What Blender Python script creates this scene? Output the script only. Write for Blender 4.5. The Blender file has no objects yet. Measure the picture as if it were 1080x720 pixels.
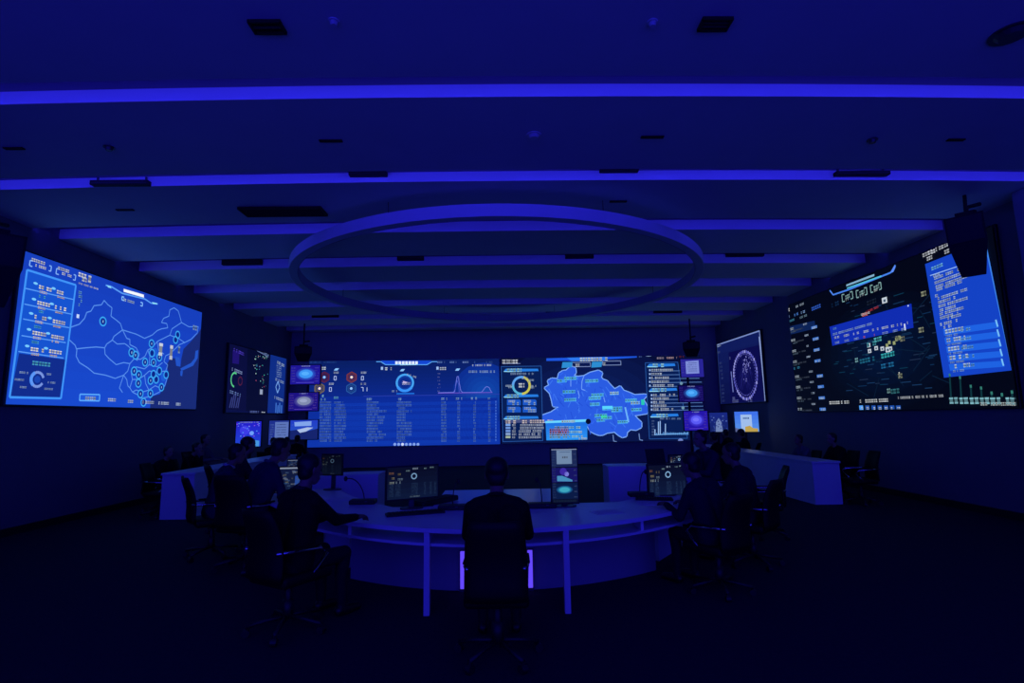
import bpy, bmesh, math, random
from mathutils import Vector, Matrix
random.seed(7)
C = bpy.context.scene.collection
SC = bpy.context.scene

# ------------------------------------------------------------------ camera, world, exposure
FPX, PITCH, ROLL, YAW, HC = 568.7, .139, .016, .019, 1.73
_cy, _sy, _c, _s, _cr, _sr = math.cos(YAW), math.sin(YAW), math.cos(PITCH), math.sin(PITCH), math.cos(ROLL), math.sin(ROLL)
_r0 = Vector((_cy, -_sy, 0)); _u0 = Vector((-_s*_sy, -_s*_cy, _c)); FWD = Vector((_c*_sy, _c*_cy, _s))
RGT = _r0*_cr - _u0*_sr; UPV = _r0*_sr + _u0*_cr
CAM = Vector((0, 0, HC))
cam_d = bpy.data.cameras.new('camera'); cam = bpy.data.objects.new('camera', cam_d); C.objects.link(cam)
M = Matrix((RGT, UPV, -FWD)).transposed().to_4x4(); M.translation = CAM
cam.matrix_world = M
cam_d.sensor_width = 36; cam_d.lens = FPX/1080*36; cam_d.clip_start = .05; cam_d.clip_end = 200
SC.camera = cam
world = bpy.data.worlds.new('world'); SC.world = world; world.use_nodes = True
bg = world.node_tree.nodes['Background']
bg.inputs[0].default_value = (.028, .024, 1, 1); bg.inputs[1].default_value = 1.25
SC.view_settings.view_transform = 'Standard'; SC.view_settings.look = 'None'
SC.view_settings.exposure = 0; SC.view_settings.gamma = 1; SC.view_settings.use_curve_mapping = False
LED_POWER = 9.0          # radiance of the hidden cove strips
SCREEN = 1.0

# ------------------------------------------------------------------ helpers
def ray(x, y): return FWD + RGT*((x-540)/FPX) - UPV*((y-360)/FPX)
def atX(x, y, X): d = ray(x, y); return CAM + d*(X/d.x)
def atY(x, y, Y): d = ray(x, y); return CAM + d*(Y/d.y)
def atZ(x, y, Z): d = ray(x, y); return CAM + d*((Z-HC)/d.z)

def lin(c):
    return tuple((v/255/12.92 if v/255 <= .04045 else ((v/255+.055)/1.055)**2.4) for v in c)

_mats = {}
def mat(name, rgb, rough=.6, metal=0., noise=0., scale=8., bump=0., emit=None, estr=0., spec=.5):
    if name in _mats: return _mats[name]
    m = bpy.data.materials.new(name); m.use_nodes = True; nt = m.node_tree
    b = nt.nodes['Principled BSDF']
    b.inputs['Base Color'].default_value = (*rgb, 1); b.inputs['Roughness'].default_value = rough
    b.inputs['Metallic'].default_value = metal; b.inputs['Specular IOR Level'].default_value = spec
    if noise or bump:
        tc = nt.nodes.new('ShaderNodeTexCoord'); n = nt.nodes.new('ShaderNodeTexNoise')
        n.inputs['Scale'].default_value = scale; n.inputs['Detail'].default_value = 4
        nt.links.new(tc.outputs['Object'], n.inputs['Vector'])
        if noise:
            mx = nt.nodes.new('ShaderNodeMix'); mx.data_type = 'RGBA'
            mx.inputs[6].default_value = (*[v*(1-noise) for v in rgb], 1); mx.inputs[7].default_value = (*[min(1, v*(1+noise)) for v in rgb], 1)
            nt.links.new(n.outputs[0], mx.inputs[0]); nt.links.new(mx.outputs[2], b.inputs['Base Color'])
        if bump:
            bp = nt.nodes.new('ShaderNodeBump'); bp.inputs['Strength'].default_value = bump; bp.inputs['Distance'].default_value = .01
            nt.links.new(n.outputs[0], bp.inputs['Height']); nt.links.new(bp.outputs[0], b.inputs['Normal'])
    if emit:
        b.inputs['Emission Color'].default_value = (*emit, 1); b.inputs['Emission Strength'].default_value = estr
    _mats[name] = m; return m

def display_mat():
    if 'display' in _mats: return _mats['display']
    m = bpy.data.materials.new('display'); m.use_nodes = True; nt = m.node_tree
    b = nt.nodes['Principled BSDF']; b.inputs['Base Color'].default_value = (.004, .004, .006, 1); b.inputs['Roughness'].default_value = .55
    b.inputs['Specular IOR Level'].default_value = .1
    a = nt.nodes.new('ShaderNodeAttribute'); a.attribute_name = 'col'
    nt.links.new(a.outputs['Color'], b.inputs['Emission Color']); b.inputs['Emission Strength'].default_value = SCREEN
    _mats['display'] = m; return m

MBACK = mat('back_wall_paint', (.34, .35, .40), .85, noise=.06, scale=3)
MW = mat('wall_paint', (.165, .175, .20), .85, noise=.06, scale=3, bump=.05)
MLINE = mat('cove_lining_paint', (.2, .2, .24), .9)
MCEIL = mat('ceiling_paint', (.62, .68, .72), .8, noise=.05, scale=2)
MDARK = mat('recess_black', (.03, .03, .04), .9)
MFAS = mat('fascia_white', (.85, .85, .88), .7)
MFLOOR = mat('carpet', (.026, .030, .038), .9, noise=.35, scale=30, bump=.3, spec=.2)
MWHITE = mat('white_laminate', (.80, .80, .85), .36, noise=.03, scale=5)
MBLACK = mat('black_plastic', (.012, .012, .014), .5, noise=.2, scale=40)
MGRILL = mat('black_grille', (.006, .006, .008), .7)
MLEATH = mat('black_leather', (.005, .005, .006), .6, noise=.2, scale=60, bump=.15, spec=.25)
MCHROME = mat('chrome', (.65, .65, .68), .25, 1.)
MGREY = mat('grey_metal', (.12, .12, .13), .45, .7)
MPAPER = mat('paper', (.8, .8, .8), .8, noise=.03)

def add_box(bm, c, s, rot=None, bevel=0., seg=2):
    r = bmesh.ops.create_cube(bm, size=1.); vs = r['verts']
    mtx = Matrix.Translation(c) @ (rot.to_4x4() if rot else Matrix.Identity(4)) @ Matrix.Diagonal((*s, 1))
    bmesh.ops.transform(bm, matrix=mtx, verts=vs)
    if bevel:
        es = list({e for v in vs for e in v.link_edges})
        bmesh.ops.bevel(bm, geom=es, offset=bevel, segments=seg, profile=.5, affect='EDGES', clamp_overlap=True)
    return vs
def add_cyl(bm, a, b, r0, r1=None, n=16):
    a, b = Vector(a), Vector(b); r1 = r0 if r1 is None else r1; d = b-a
    q = d.to_track_quat('Z', 'Y').to_matrix().to_4x4()
    bmesh.ops.create_cone(bm, cap_ends=True, segments=n, radius1=r0, radius2=r1, depth=d.length, matrix=Matrix.Translation((a+b)/2) @ q)
def add_tube(bm, pts, r, n=8):
    pts = [Vector(p) for p in pts]; rings = []
    for i, p in enumerate(pts):
        t = (pts[min(i+1, len(pts)-1)]-pts[max(i-1, 0)]).normalized()
        q = t.to_track_quat('Z', 'Y').to_matrix()
        rings.append([bm.verts.new(p+q @ Vector((math.cos(k*2*math.pi/n)*r, math.sin(k*2*math.pi/n)*r, 0))) for k in range(n)])
    for A, B in zip(rings, rings[1:]):
        for k in range(n): bm.faces.new((A[k], A[(k+1) % n], B[(k+1) % n], B[k]))
    bm.faces.new(rings[0][::-1]); bm.faces.new(rings[-1])
def add_prism(bm, pts, z0, z1):
    lo = [bm.verts.new((x, y, z0)) for x, y in pts]; hi = [bm.verts.new((x, y, z1)) for x, y in pts]
    n = len(pts); bm.faces.new(lo[::-1]); bm.faces.new(hi)
    for i in range(n): bm.faces.new((lo[i], lo[(i+1) % n], hi[(i+1) % n], hi[i]))
def add_ball(bm, c, r, u=12, v=8, rot=None):
    rr = r if hasattr(r, '__len__') else (r, r, r)
    bmesh.ops.create_uvsphere(bm, u_segments=u, v_segments=v, radius=1., matrix=Matrix.Translation(c) @ (rot.to_4x4() if rot else Matrix.Identity(4)) @ Matrix.Diagonal((*rr, 1)))

def obj(name, bm, m, parent=None, smooth=False):
    me = bpy.data.meshes.new(name); bmesh.ops.recalc_face_normals(bm, faces=bm.faces[:]); bm.to_mesh(me); bm.free()
    for x in (m if isinstance(m, list) else [m]): me.materials.append(x)
    if smooth:
        for p in me.polygons: p.use_smooth = True
    o = bpy.data.objects.new(name, me); C.objects.link(o)
    if parent: o.parent = parent
    return o
def box(name, c, s, m, parent=None, bevel=0., rot=None):
    bm = bmesh.new(); add_box(bm, c, s, rot, bevel); return obj(name, bm, m, parent)
def tag(o, label, cat, group=None, kind=None):
    o['label'] = label; o['category'] = cat
    if group: o['group'] = group
    if kind: o['kind'] = kind
    return o
def thing(name, label, cat, loc=(0, 0, 0), rotz=0, group=None, scale=1.):
    o = bpy.data.objects.new(name, None); C.objects.link(o); o.empty_display_size = .2
    o.location = loc; o.rotation_euler = (0, 0, rotz); o.scale = (scale,)*3
    return tag(o, label, cat, group)
def struct(o): o['kind'] = 'structure'; return o
def dup(root, loc, rotz, label, scale=1.):
    r = root.copy(); C.objects.link(r); r.location = loc; r.rotation_euler = (0, 0, rotz); r.scale = (scale,)*3; r['label'] = label
    for ch in list(root.children):
        c = ch.copy(); C.objects.link(c); c.parent = r
        for g in list(ch.children):
            d = g.copy(); C.objects.link(d); d.parent = c
    return r

# ------------------------------------------------------------------ the room
XL, XR, YB, ZC, Y0 = -7.85, 8.09, 20.0, 4.99, -1.6
ZR = ZC+.42
floor = struct(box('floor', ((XL+XR)/2, (YB+Y0)/2, -.05), (XR-XL+.6, YB-Y0+.6, .1), MFLOOR))
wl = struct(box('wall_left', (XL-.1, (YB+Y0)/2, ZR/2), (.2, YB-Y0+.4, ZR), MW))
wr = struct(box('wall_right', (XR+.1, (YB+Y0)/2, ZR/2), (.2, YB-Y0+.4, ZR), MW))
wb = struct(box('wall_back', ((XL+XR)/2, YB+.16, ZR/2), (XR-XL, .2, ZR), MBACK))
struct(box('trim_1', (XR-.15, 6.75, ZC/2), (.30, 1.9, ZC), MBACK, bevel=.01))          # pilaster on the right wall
struct(box('baseboard_left', (XL+.015, (YB+Y0)/2, .06), (.03, YB-Y0, .12), MBLACK))
struct(box('baseboard_right', (XR-.015, (YB+Y0)/2, .06), (.03, YB-Y0, .12), MBLACK))
ceil = struct(box('ceiling', ((XL+XR)/2, (YB+Y0)/2, ZR+.05), (XR-XL+.4, YB-Y0+.4, .1), MDARK))
# dropped panels with lit coves between them; each panel bows very slightly
BAND = [-2.85, -.85, 1.15, 3.15, 5.14, 7.13, 9.17, 11.3, 13.4, 15.45, 17.45, 19.35]
SLOT = {6: .55, 7: .72, 8: .8, 9: .8, 10: .8, 11: .8}; FASC = {6: .18, 7: .2, 8: .22, 9: .22, 10: .22, 11: .22}   # wider coves further in
def bow(x): return .19*((x-.5)/8)**2
NX = 17
xs = [XL+.0+(XR-XL)*i/(NX-1) for i in range(NX)]
def curved_slab(name, ya, yb, z0, z1, m, parent):
    bm = bmesh.new()
    pts = [(x, ya+bow(x)) for x in xs] + [(x, yb+bow(x)) for x in reversed(xs)]
    add_prism(bm, pts, z0, z1); return obj(name, bm, m, parent)
for k, y in enumerate(BAND):
    y2 = BAND[k+1]-SLOT.get(k+1, .34) if k+1 < len(BAND) else YB-.05
    if y2 < Y0+.3: continue
    ya = max(y, Y0)
    if ya > Y0:
        p = curved_slab('ceiling_panel', ya+.012, y2, ZC, ZC+.03, MCEIL, ceil)
        curved_slab('cove_fascia', ya, ya+.012, ZC, ZC+FASC.get(k, .14), MFAS, p)
        curved_slab('cove_lining', ya+.001, ya+.012, ZC+FASC.get(k, .14), ZR, MLINE, p)
    else:
        p = curved_slab('ceiling_panel', ya, y2, ZC, ZC+.03, MCEIL, ceil)
    if k+1 < len(BAND):
        q = curved_slab('cove_lip', y2-.012, y2, ZC+.03, ZC+.16, MBLACK, p)
        st = {4: 1.0, 5: .95, 6: .8, 7: .55, 8: .45, 9: .36, 10: .28, 11: .22}.get(k+1, .8)
        ml = mat('cove_led_%d' % (k+1), (.02, .02, .02), .5, emit=(.030, .026, 1), estr=LED_POWER*st)
        curved_slab('led_strip', y2, y2+.006, ZC+.035, ZC+.075, ml, p)

# ------------------------------------------------------------------ ceiling fittings
def fit_box(name, px, py, wpx, z, h, depth, label, cat, m=MGRILL, slats=3, group=None):
    """flat dark grille in the ceiling plane around a photographed spot"""
    p = atZ(px, py, z); w = wpx/FPX*(p-CAM).dot(FWD)
    t = thing(name, label, cat, (p.x, p.y, z), 0, group)
    bm = bmesh.new()
    for sy in (-1, 1): add_box(bm, (0, sy*depth/2, -h/2), (w, .02, h))
    for sx in (-1, 1): add_box(bm, (sx*(w/2-.01), 0, -h/2), (.02, depth, h))
    obj('frame', bm, m, t)
    bm = bmesh.new(); add_box(bm, (0, 0, -h*.15), (w-.03, depth-.03, h*.2)); obj('backing', bm, MGRILL, t)
    for i in range(slats):
        bm = bmesh.new(); add_box(bm, (0, (i+1)/(slats+1)*depth-depth/2, -h*.55), (w-.04, .012, h*.7), Matrix.Rotation(.5, 3, 'X')); obj('slat', bm, m, t)
    return t
fit_box('ceiling_downlight', 282, 27, 34, ZC, .03, .13, 'square dark recessed downlight in the nearest ceiling panel, left of centre', 'downlight', slats=1)
fit_box('ceiling_downlight', 754, 24, 32, ZC, .03, .13, 'square dark recessed downlight in the nearest ceiling panel, right of centre', 'downlight', slats=2)
for (px, py, w, lb) in ((349, 148, 24, 'small dark slot vent left of centre between the two nearest bright ceiling bands'),
                        (688, 144, 24, 'small dark slot vent right of centre between the two nearest bright ceiling bands'),
                        (15, 156, 20, 'small dark slot vent at the left photo edge between the two nearest bands'),
                        (1008, 147, 18, 'small dark slot vent near the right photo edge between the two nearest bands'),
                        (132, 221, 18, 'faint slot vent in the ceiling above the left wall map screen'),
                        (652, 212, 18, 'faint slot vent just above the right side of the hanging ring')):
    fit_box('slot_vent', px, py, w, ZC, .015, .03, lb, 'vent', slats=1)
fit_box('air_grille', 299, 222, 86, ZC, .04, .32, 'wide black air grille in the third ceiling panel, left of the ring', 'air grille', slats=5)
def disc(name, px, py, r, m, label, cat):
    p = atZ(px, py, ZC); t = thing(name, label, cat, tuple(p))
    bm = bmesh.new(); add_cyl(bm, (0, 0, -.012), (0, 0, 0), r); obj('base', bm, m, t)
    bm = bmesh.new(); add_cyl(bm, (0, 0, -.045), (0, 0, -.012), r*.55, r*.75); obj('head', bm, m, t)
MDET = mat('detector_white', (.75, .75, .8), .5)
disc('smoke_detector', 563, 142, .085, MDET, 'small white round smoke detector catching blue light at the ceiling centre', 'smoke detector')
disc('sprinkler', 352, 22, .045, MCEIL, 'tiny sprinkler head in the nearest ceiling panel beside the left downlight', 'sprinkler')
disc('sprinkler', 688, 23, .045, MCEIL, 'tiny sprinkler head in the nearest ceiling panel beside the right downlight', 'sprinkler')
disc('ceiling_speaker', 1066, 35, .16, MGREY, 'round dark speaker in the ceiling at the top right corner', 'ceiling speaker')
disc('ceiling_speaker', 115, 155, .06, MGREY, 'faint round speaker in the ceiling above the left band vent', 'ceiling speaker')
disc('ceiling_speaker', 920, 147, .06, MGREY, 'faint round speaker in the ceiling above the right band vent', 'ceiling speaker')
def linear_unit(px, py, wpx, hpx, k, label):
    """slim black linear air outlet fixed on the front of a cove fascia"""
    y = BAND[k]-.05; p = atY(px, py, y); s = (p-CAM).dot(FWD)/FPX; w = wpx*s; h = max(.045, hpx*s*.85)
    t = thing('linear_outlet', label, 'air outlet', (p.x, y+bow(p.x), p.z))
    bm = bmesh.new(); add_box(bm, (0, 0, 0), (w, .09, h), bevel=.006, seg=1); obj('body', bm, MGRILL, t)
    bm = bmesh.new(); add_box(bm, (0, -.047, -h*.12), (w*.94, .006, h*.2)); obj('slot', bm, MBLACK, t)
    for sx in (-1, 1):
        bm = bmesh.new(); add_box(bm, (sx*w*.42, .02, h/2+.03), (.02, .02, .07)); obj('bracket', bm, MGREY, t)
for (px, py, w, h, k, lb) in (
    (122, 190, 61, 6, 5, 'long slim black outlet on the second bright band near the left wall'),
    (388, 183, 40, 5, 5, 'slim black outlet on the second bright band left of centre'),
    (653, 179, 41, 5, 5, 'slim black outlet on the second bright band right of centre'),
    (912, 181, 58, 5, 5, 'long slim black outlet on the second bright band near the right wall'),
    (253, 275, 42, 7, 7, 'black outlet on the fourth band outside the ring at its left'),
    (433, 271, 28, 8, 7, 'black outlet on the fourth band inside the ring, left one'),
    (611, 269, 30, 8, 7, 'black outlet on the fourth band inside the ring, right one'),
    (787, 267, 40, 6, 7, 'black outlet on the fourth band outside the ring at its right'),
    (342, 331, 28, 7, 10, 'black outlet on a far band beside the left end of the ring'),
    (463, 330, 18, 6, 10, 'small black outlet on a far band left of centre within the ring'),
    (585, 328, 19, 6, 10, 'small black outlet on a far band right of centre within the ring'),
    (705, 327, 30, 6, 10, 'black outlet on a far band beside the right end of the ring')):
    linear_unit(px, py, w, h, k, lb)

# ------------------------------------------------------------------ hanging ring
RX, RY, RR, RZ, RH, RT = -.06, 11.8, 4.35, 4.6, .19, .16
ring = thing('hanging_ring', 'large white circular ring hanging below the banded ceiling', 'ceiling ring', (RX, RY, RZ))
def band_ring(name, ra, rb, z0, z1, m, parent, n=128):
    bm = bmesh.new(); rows = []
    for k in range(n):
        a = 2*math.pi*k/n; c, s = math.cos(a), math.sin(a)
        rows.append([bm.verts.new((r*c, r*s, z)) for r, z in ((ra, z0), (rb, z0), (rb, z1), (ra, z1))])
    for k in range(n):
        A, B = rows[k], rows[(k+1) % n]
        for i in range(4): bm.faces.new((A[i], A[(i+1) % 4], B[(i+1) % 4], B[i]))
    return obj(name, bm, m, parent, True)
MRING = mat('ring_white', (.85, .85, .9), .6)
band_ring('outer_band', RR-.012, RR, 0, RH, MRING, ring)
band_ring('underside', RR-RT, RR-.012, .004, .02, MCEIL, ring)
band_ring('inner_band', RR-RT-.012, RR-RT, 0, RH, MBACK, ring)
for o in ring.children:
    for p in o.data.polygons: p.use_smooth = False
for k in range(8):
    a = math.pi/8+k*math.pi/4; bm = bmesh.new()
    add_cyl(bm, ((RR-.08)*math.cos(a), (RR-.08)*math.sin(a), .02), ((RR-.08)*math.cos(a), (RR-.08)*math.sin(a), ZC-RZ+.01), .006, n=6); obj('suspension_cable', bm, MGREY, ring)

# ------------------------------------------------------------------ drawing on displays
class Display:
    """a lit flat display: local a = metres to the viewer's right, b = metres down from the top left corner"""
    def __init__(s, plane, tl, right, down, w, h, normal):
        s.plane, s.tl, s.r, s.d, s.w, s.h, s.n = plane, Vector(tl), Vector(right), Vector(down), w, h, Vector(normal)
        s.v, s.f, s.c = [], [], []; s.layer = 0
    def px(s, x, y):
        p = (atX if s.plane[0] == 'X' else atY)(x, y, s.plane[1]) - s.tl
        return (p.dot(s.r), p.dot(s.d))
    def P(s, a, b): return s.tl + s.r*min(max(a, 0), s.w) + s.d*min(max(b, 0), s.h) + s.n*(.004+.0006*s.layer)
    def poly(s, pts, col, k=1.):
        i = len(s.v); s.v += [s.P(*p) for p in pts]; s.f.append(list(range(i, i+len(pts)))); s.c.append(tuple(v*k for v in lin(col)))
    def up(s): s.layer += 1
    def rect(s, a0, b0, a1, b1, col, k=1.): s.poly([(a0, b0), (a1, b0), (a1, b1), (a0, b1)], col, k)
    def grad(s, a0, b0, a1, b1, c0, c1, n=10, vert=True):
        for i in range(n):
            t = (i+.5)/n; c = tuple(c0[j]+(c1[j]-c0[j])*t for j in range(3))
            if vert: s.rect(a0, b0+(b1-b0)*i/n, a1, b0+(b1-b0)*(i+1)/n, c)
            else: s.rect(a0+(a1-a0)*i/n, b0, a0+(a1-a0)*(i+1)/n, b1, c)
    def line(s, pts, col, w, k=1., closed=False):
        if closed: pts = list(pts)+[pts[0]]
        for (a, b), (c, d) in zip(pts, pts[1:]):
            L = math.hypot(c-a, d-b)
            if L < 1e-6: continue
            nx, ny = -(d-b)/L*w/2, (c-a)/L*w/2
            s.poly([(a+nx, b+ny), (c+nx, d+ny), (c-nx, d-ny), (a-nx, b-ny)], col, k)
    def frame(s, a0, b0, a1, b1, col, w): s.line([(a0, b0), (a1, b0), (a1, b1), (a0, b1)], col, w, closed=True)
    def circ(s, a, b, r, col, n=16, ry=None): s.poly([(a+r*math.cos(t*2*math.pi/n), b+(ry or r)*math.sin(t*2*math.pi/n)) for t in range(n)], col)
    def arc(s, a, b, r, t0, t1, col, w, n=20):
        s.line([(a+r*math.cos(t0+(t1-t0)*i/n), b+r*math.sin(t0+(t1-t0)*i/n)) for i in range(n+1)], col, w)
    def text(s, a, b, w, h, col, slope=0., dens=.85):
        """a run of small block characters"""
        x = a; rng = random
        while x < a+w-h*.2:
            cw = min(h*rng.uniform(.55, .95), a+w-x)
            if rng.random() < dens:
                q = rng.uniform(.5, .9); y = b+(x-a)*slope
                s.rect(x, y+h*.06, x+cw*.80, y+h*.26, col, q); s.rect(x+cw*.05, y+h*.26, x+cw*.72, y+h*.68, col, q*.38); s.rect(x, y+h*.68, x+cw*.78, y+h*.9, col, q*.9)
            x += cw
    def digit(s, ch, a, b, h, col):
        w = h*.55; t = h*.15
        seg = {'0': 'abcdef', '1': 'bc', '7': 'abc'}[ch]
        S = {'a': [(a, b), (a+w, b)], 'b': [(a+w, b), (a+w, b+h/2)], 'c': [(a+w, b+h/2), (a+w, b+h)], 'd': [(a, b+h), (a+w, b+h)], 'e': [(a, b+h/2), (a, b+h)], 'f': [(a, b), (a, b+h/2)]}
        for k in seg: s.line(S[k], col, t)
    def hexa(s, a, b, r, col, w): s.line([(a+r*math.cos(math.pi/6+i*math.pi/3), b+r*math.sin(math.pi/6+i*math.pi/3)) for i in range(6)], col, w, closed=True)
    def build(s, parent, name='display'):
        me = bpy.data.meshes.new(name)
        inv = parent.matrix_basis.inverted() if parent else Matrix.Identity(4)
        me.from_pydata([tuple(inv @ v) for v in s.v], [], s.f)
        at = me.color_attributes.new('col', 'FLOAT_COLOR', 'CORNER'); i = 0
        for f, c in zip(s.f, s.c):
            for _ in f: at.data[i].color = (*c, 1); i += 1
        me.materials.append(display_mat())
        o = bpy.data.objects.new(name, me); C.objects.link(o); o.parent = parent; return o

def wall_screen(name, label, side, y1, y2, zb, zt, base):
    """projection screen on a side wall, y1 = near end, y2 = far end"""
    if side == 'L': X = XL+.07; D = Display(('X', X), (X, y1, zt), (0, 1, 0), (0, 0, -1), y2-y1, zt-zb, (1, 0, 0)); xc = XL+.03
    else: X = XR-.07; D = Display(('X', X), (X, y2, zt), (0, -1, 0), (0, 0, -1), y2-y1, zt-zb, (-1, 0, 0)); xc = XR-.03
    t = thing(name, label, 'screen', (xc, (y1+y2)/2, zb))
    bm = bmesh.new(); add_box(bm, (0, 0, (zt-zb)/2), (.06, y2-y1+.06, zt-zb+.06), bevel=.008, seg=1); obj('frame', bm, MBLACK, t)
    D.rect(0, 0, D.w, D.h, base); D.up(); return t, D

# ---------- large map screen on the left wall
def big_left():
    X = XL+.07; a = atX(5, 425, X); b = atX(207, 432, X); tl = atX(25, 263, X); tr = atX(212, 330, X)
    y1, y2 = (a.y+tl.y)/2, (b.y+tr.y)/2; zb, zt = (a.z+b.z)/2, (tl.z+tr.z)/2
    t, D = wall_screen('projection_screen', 'large bright blue wall screen showing a country map with province lines, left wall', 'L', y1, y2, zb, zt, (24, 68, 198))
    A = lambda x, y: D.px(x*.25, 255+y*.25); B = lambda x, y: D.px(70+x*.22222, 280+y*.22222)
    D.grad(0, 0, D.w, D.h, (22, 62, 188), (24, 74, 206), 8); D.up()
    sea = (24, 42, 118)
    D.poly([B(*p) for p in ((475, 470), (492, 440), (515, 440), (520, 475), (540, 480), (545, 440), (555, 395), (590, 360), (625, 320), (642, 300), (640, 430), (612, 690), (440, 690), (440, 612), (470, 570), (485, 520))], sea)
    D.poly([B(*p) for p in ((400, 622), (440, 610), (440, 690), (395, 690))], sea); D.up()
    for pl in (((545, 500), (600, 475), (622, 440), (625, 400), (612, 405), (608, 440), (590, 462), (540, 488)), ((515, 432), (536, 436), (540, 478), (522, 476)), ((540, 500), (552, 500), (548, 525), (540, 522))):
        D.poly([B(*p) for p in pl], (34, 84, 200))
    D.up()
    ln = (88, 146, 238); w = .02
    for L in (((5, 300), (25, 290), (60, 278), (85, 250), (95, 222), (115, 216), (130, 190), (165, 186), (178, 165), (196, 186), (215, 200), (210, 240), (235, 258), (255, 275), (265, 305), (300, 316), (330, 325), (370, 345), (405, 330), (430, 308), (450, 300), (480, 295), (475, 275), (450, 270), (460, 250), (485, 240), (490, 210), (510, 200), (530, 215), (540, 250), (545, 270), (580, 290), (600, 290), (625, 290), (620, 320), (590, 350), (560, 365), (535, 375), (520, 390), (490, 418), (470, 428), (462, 455), (480, 472), (470, 500), (482, 520), (465, 570), (440, 600), (400, 620), (350, 630), (335, 612), (312, 600), (300, 580), (290, 570), (285, 540), (270, 520), (230, 535), (185, 520), (130, 510), (100, 485), (60, 460), (45, 430), (48, 400), (40, 378), (10, 350)),
              ((45, 395), (90, 390), (140, 386), (180, 390), (190, 372), (215, 355), (225, 335), (265, 305)),
              ((180, 390), (182, 420), (200, 440), (235, 470), (270, 460), (300, 465), (322, 440), (310, 400), (290, 380), (275, 370), (240, 372), (215, 352)),
              ((265, 305), (285, 345), (300, 350), (300, 375), (330, 390), (345, 420), (335, 450), (322, 440)),
              ((270, 520), (262, 545), (250, 580), (265, 602)), ((300, 465), (290, 500), (270, 520)),
              ((322, 440), (350, 445), (372, 430), (385, 400), (405, 390), (430, 360), (450, 350), (490, 330), (500, 300), (545, 270)),
              ((385, 400), (395, 430), (392, 470), (430, 480), (455, 460)), ((392, 470), (370, 490), (330, 480), (305, 500), (312, 540), (340, 540), (370, 520), (392, 500)),
              ((312, 540), (300, 580)), ((370, 520), (375, 560), (390, 590), (360, 600), (330, 590), (312, 600)), ((390, 590), (420, 570), (455, 585)), ((392, 500), (430, 505), (470, 500)),
              ((430, 360), (436, 400), (462, 420)), ((490, 330), (530, 345), (560, 365)), ((405, 520), (425, 560))):
        D.line([B(*p) for p in L], ln, w)
    D.up()
    for (x, y) in ((172, 265), (403, 370), (405, 415), (440, 435), (372, 458), (412, 460), (308, 412), (326, 425), (320, 500), (342, 518), (412, 515), (440, 500), (472, 518), (340, 558), (398, 545), (425, 540), (450, 577), (350, 608), (397, 607), (365, 648), (527, 328), (517, 352), (460, 528), (420, 412)):
        c = B(x, y); D.circ(*c, .10, (28, 92, 214)); 
    D.up()
    for (x, y) in ((172, 265), (403, 370), (405, 415), (440, 435), (372, 458), (412, 460), (308, 412), (326, 425), (320, 500), (342, 518), (412, 515), (440, 500), (472, 518), (340, 558), (398, 545), (425, 540), (450, 577), (350, 608), (397, 607), (365, 648), (527, 328), (517, 352)):
        c = B(x, y); D.arc(*c, .085, 0, 6.283, (62, 176, 240), .022, 14); D.circ(*c, .06, (12, 36, 130), 10); 
    D.up()
    for (x, y) in ((172, 265), (403, 370), (440, 435), (372, 458), (412, 460), (308, 412), (326, 425), (320, 500), (342, 518), (340, 558), (398, 545), (450, 577), (350, 608), (397, 607)):
        a, b = B(x, y); D.rect(a-.01, b-.024, a+.012, b+.024, (150, 195, 250))
    # islands' name plates
    a, b = B(440, 362); D.text(a, b, .17, .34, (225, 235, 255)); a, b = B(492, 372); D.text(a, b, .14, .4, (235, 240, 255)); a, b = B(530, 380); D.text(a, b, .1, .2, (150, 190, 250)); a, b = B(600, 280); D.text(a, b, .2, .14, (150, 190, 250))
    # header
    D.line([B(185, 93), B(212, 100), B(262, 131), B(370, 158), B(400, 178), B(432, 182)], (90, 160, 250), .03); D.up()
    D.poly([B(270, 110), B(366, 138), B(366, 152), B(270, 124)], (245, 250, 255)); D.poly([B(190, 94), B(208, 98), B(212, 108), B(196, 103)], (140, 220, 250)); D.poly([B(405, 173), B(428, 178), B(430, 184), B(408, 182)], (140, 220, 250))
    D.line([B(272, 150), B(262, 147), B(261, 162), B(272, 166)], (130, 190, 255), .025); D.line([B(350, 174), B(360, 177), B(359, 192), B(349, 189)], (130, 190, 255), .025)
    a, b = B(270, 154); D.text(a, b, .34, .06, (190, 220, 255))
    # top left drop-downs
    for (x0, y0, x1, y1) in ((125, 78, 215, 112), (237, 112, 318, 150)):
        D.line([A(x0+12, y0+3), A(x0, y0), A(x0-3, y0+22), A(x0+9, y0+26)], (130, 180, 250), .02); D.line([A(x1-9, y1-12), A(x1, y1-9), A(x1-3, y1+12), A(x1-12, y1+9)], (130, 180, 250), .02)
    for (x, y, w, h) in ((132, 66, .27, .06), (148, 92, .22, .05), (243, 103, .26, .06), (260, 127, .22, .05), (330, 126, .2, .09), (332, 142, .2, .09), (372, 138, .12, .16), (330, 170, .5, .03)):
        a, b = A(x, y); D.text(a, b, w, h, (235, 240, 255))
    for y in (205, 222, 240, 258): a, b = A(330, y); D.text(a, b, .09, .06, (120, 190, 250))
    a, b = A(322, 304); D.rect(a, b, a+.06, b+.07, (200, 220, 255))
    # panel
    D.poly([A(112, 118), A(318, 182), A(255, 660), A(38, 655)], (22, 84, 208)); D.up()
    D.poly([A(78, 470), A(273, 497), A(250, 655), A(42, 650)], (17, 44, 140)); D.up()
    D.line([A(112, 118), A(318, 182), A(255, 660), A(38, 655)], (64, 150, 250), .036, closed=True)
    for (p, q) in (((105, 196), (308, 243)), ((100, 262), (300, 305)), ((95, 325), (290, 362)), ((88, 395), (275, 425)), ((75, 462), (265, 490))): D.line([A(*p), A(*q)], (90, 160, 250), .018)
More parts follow.
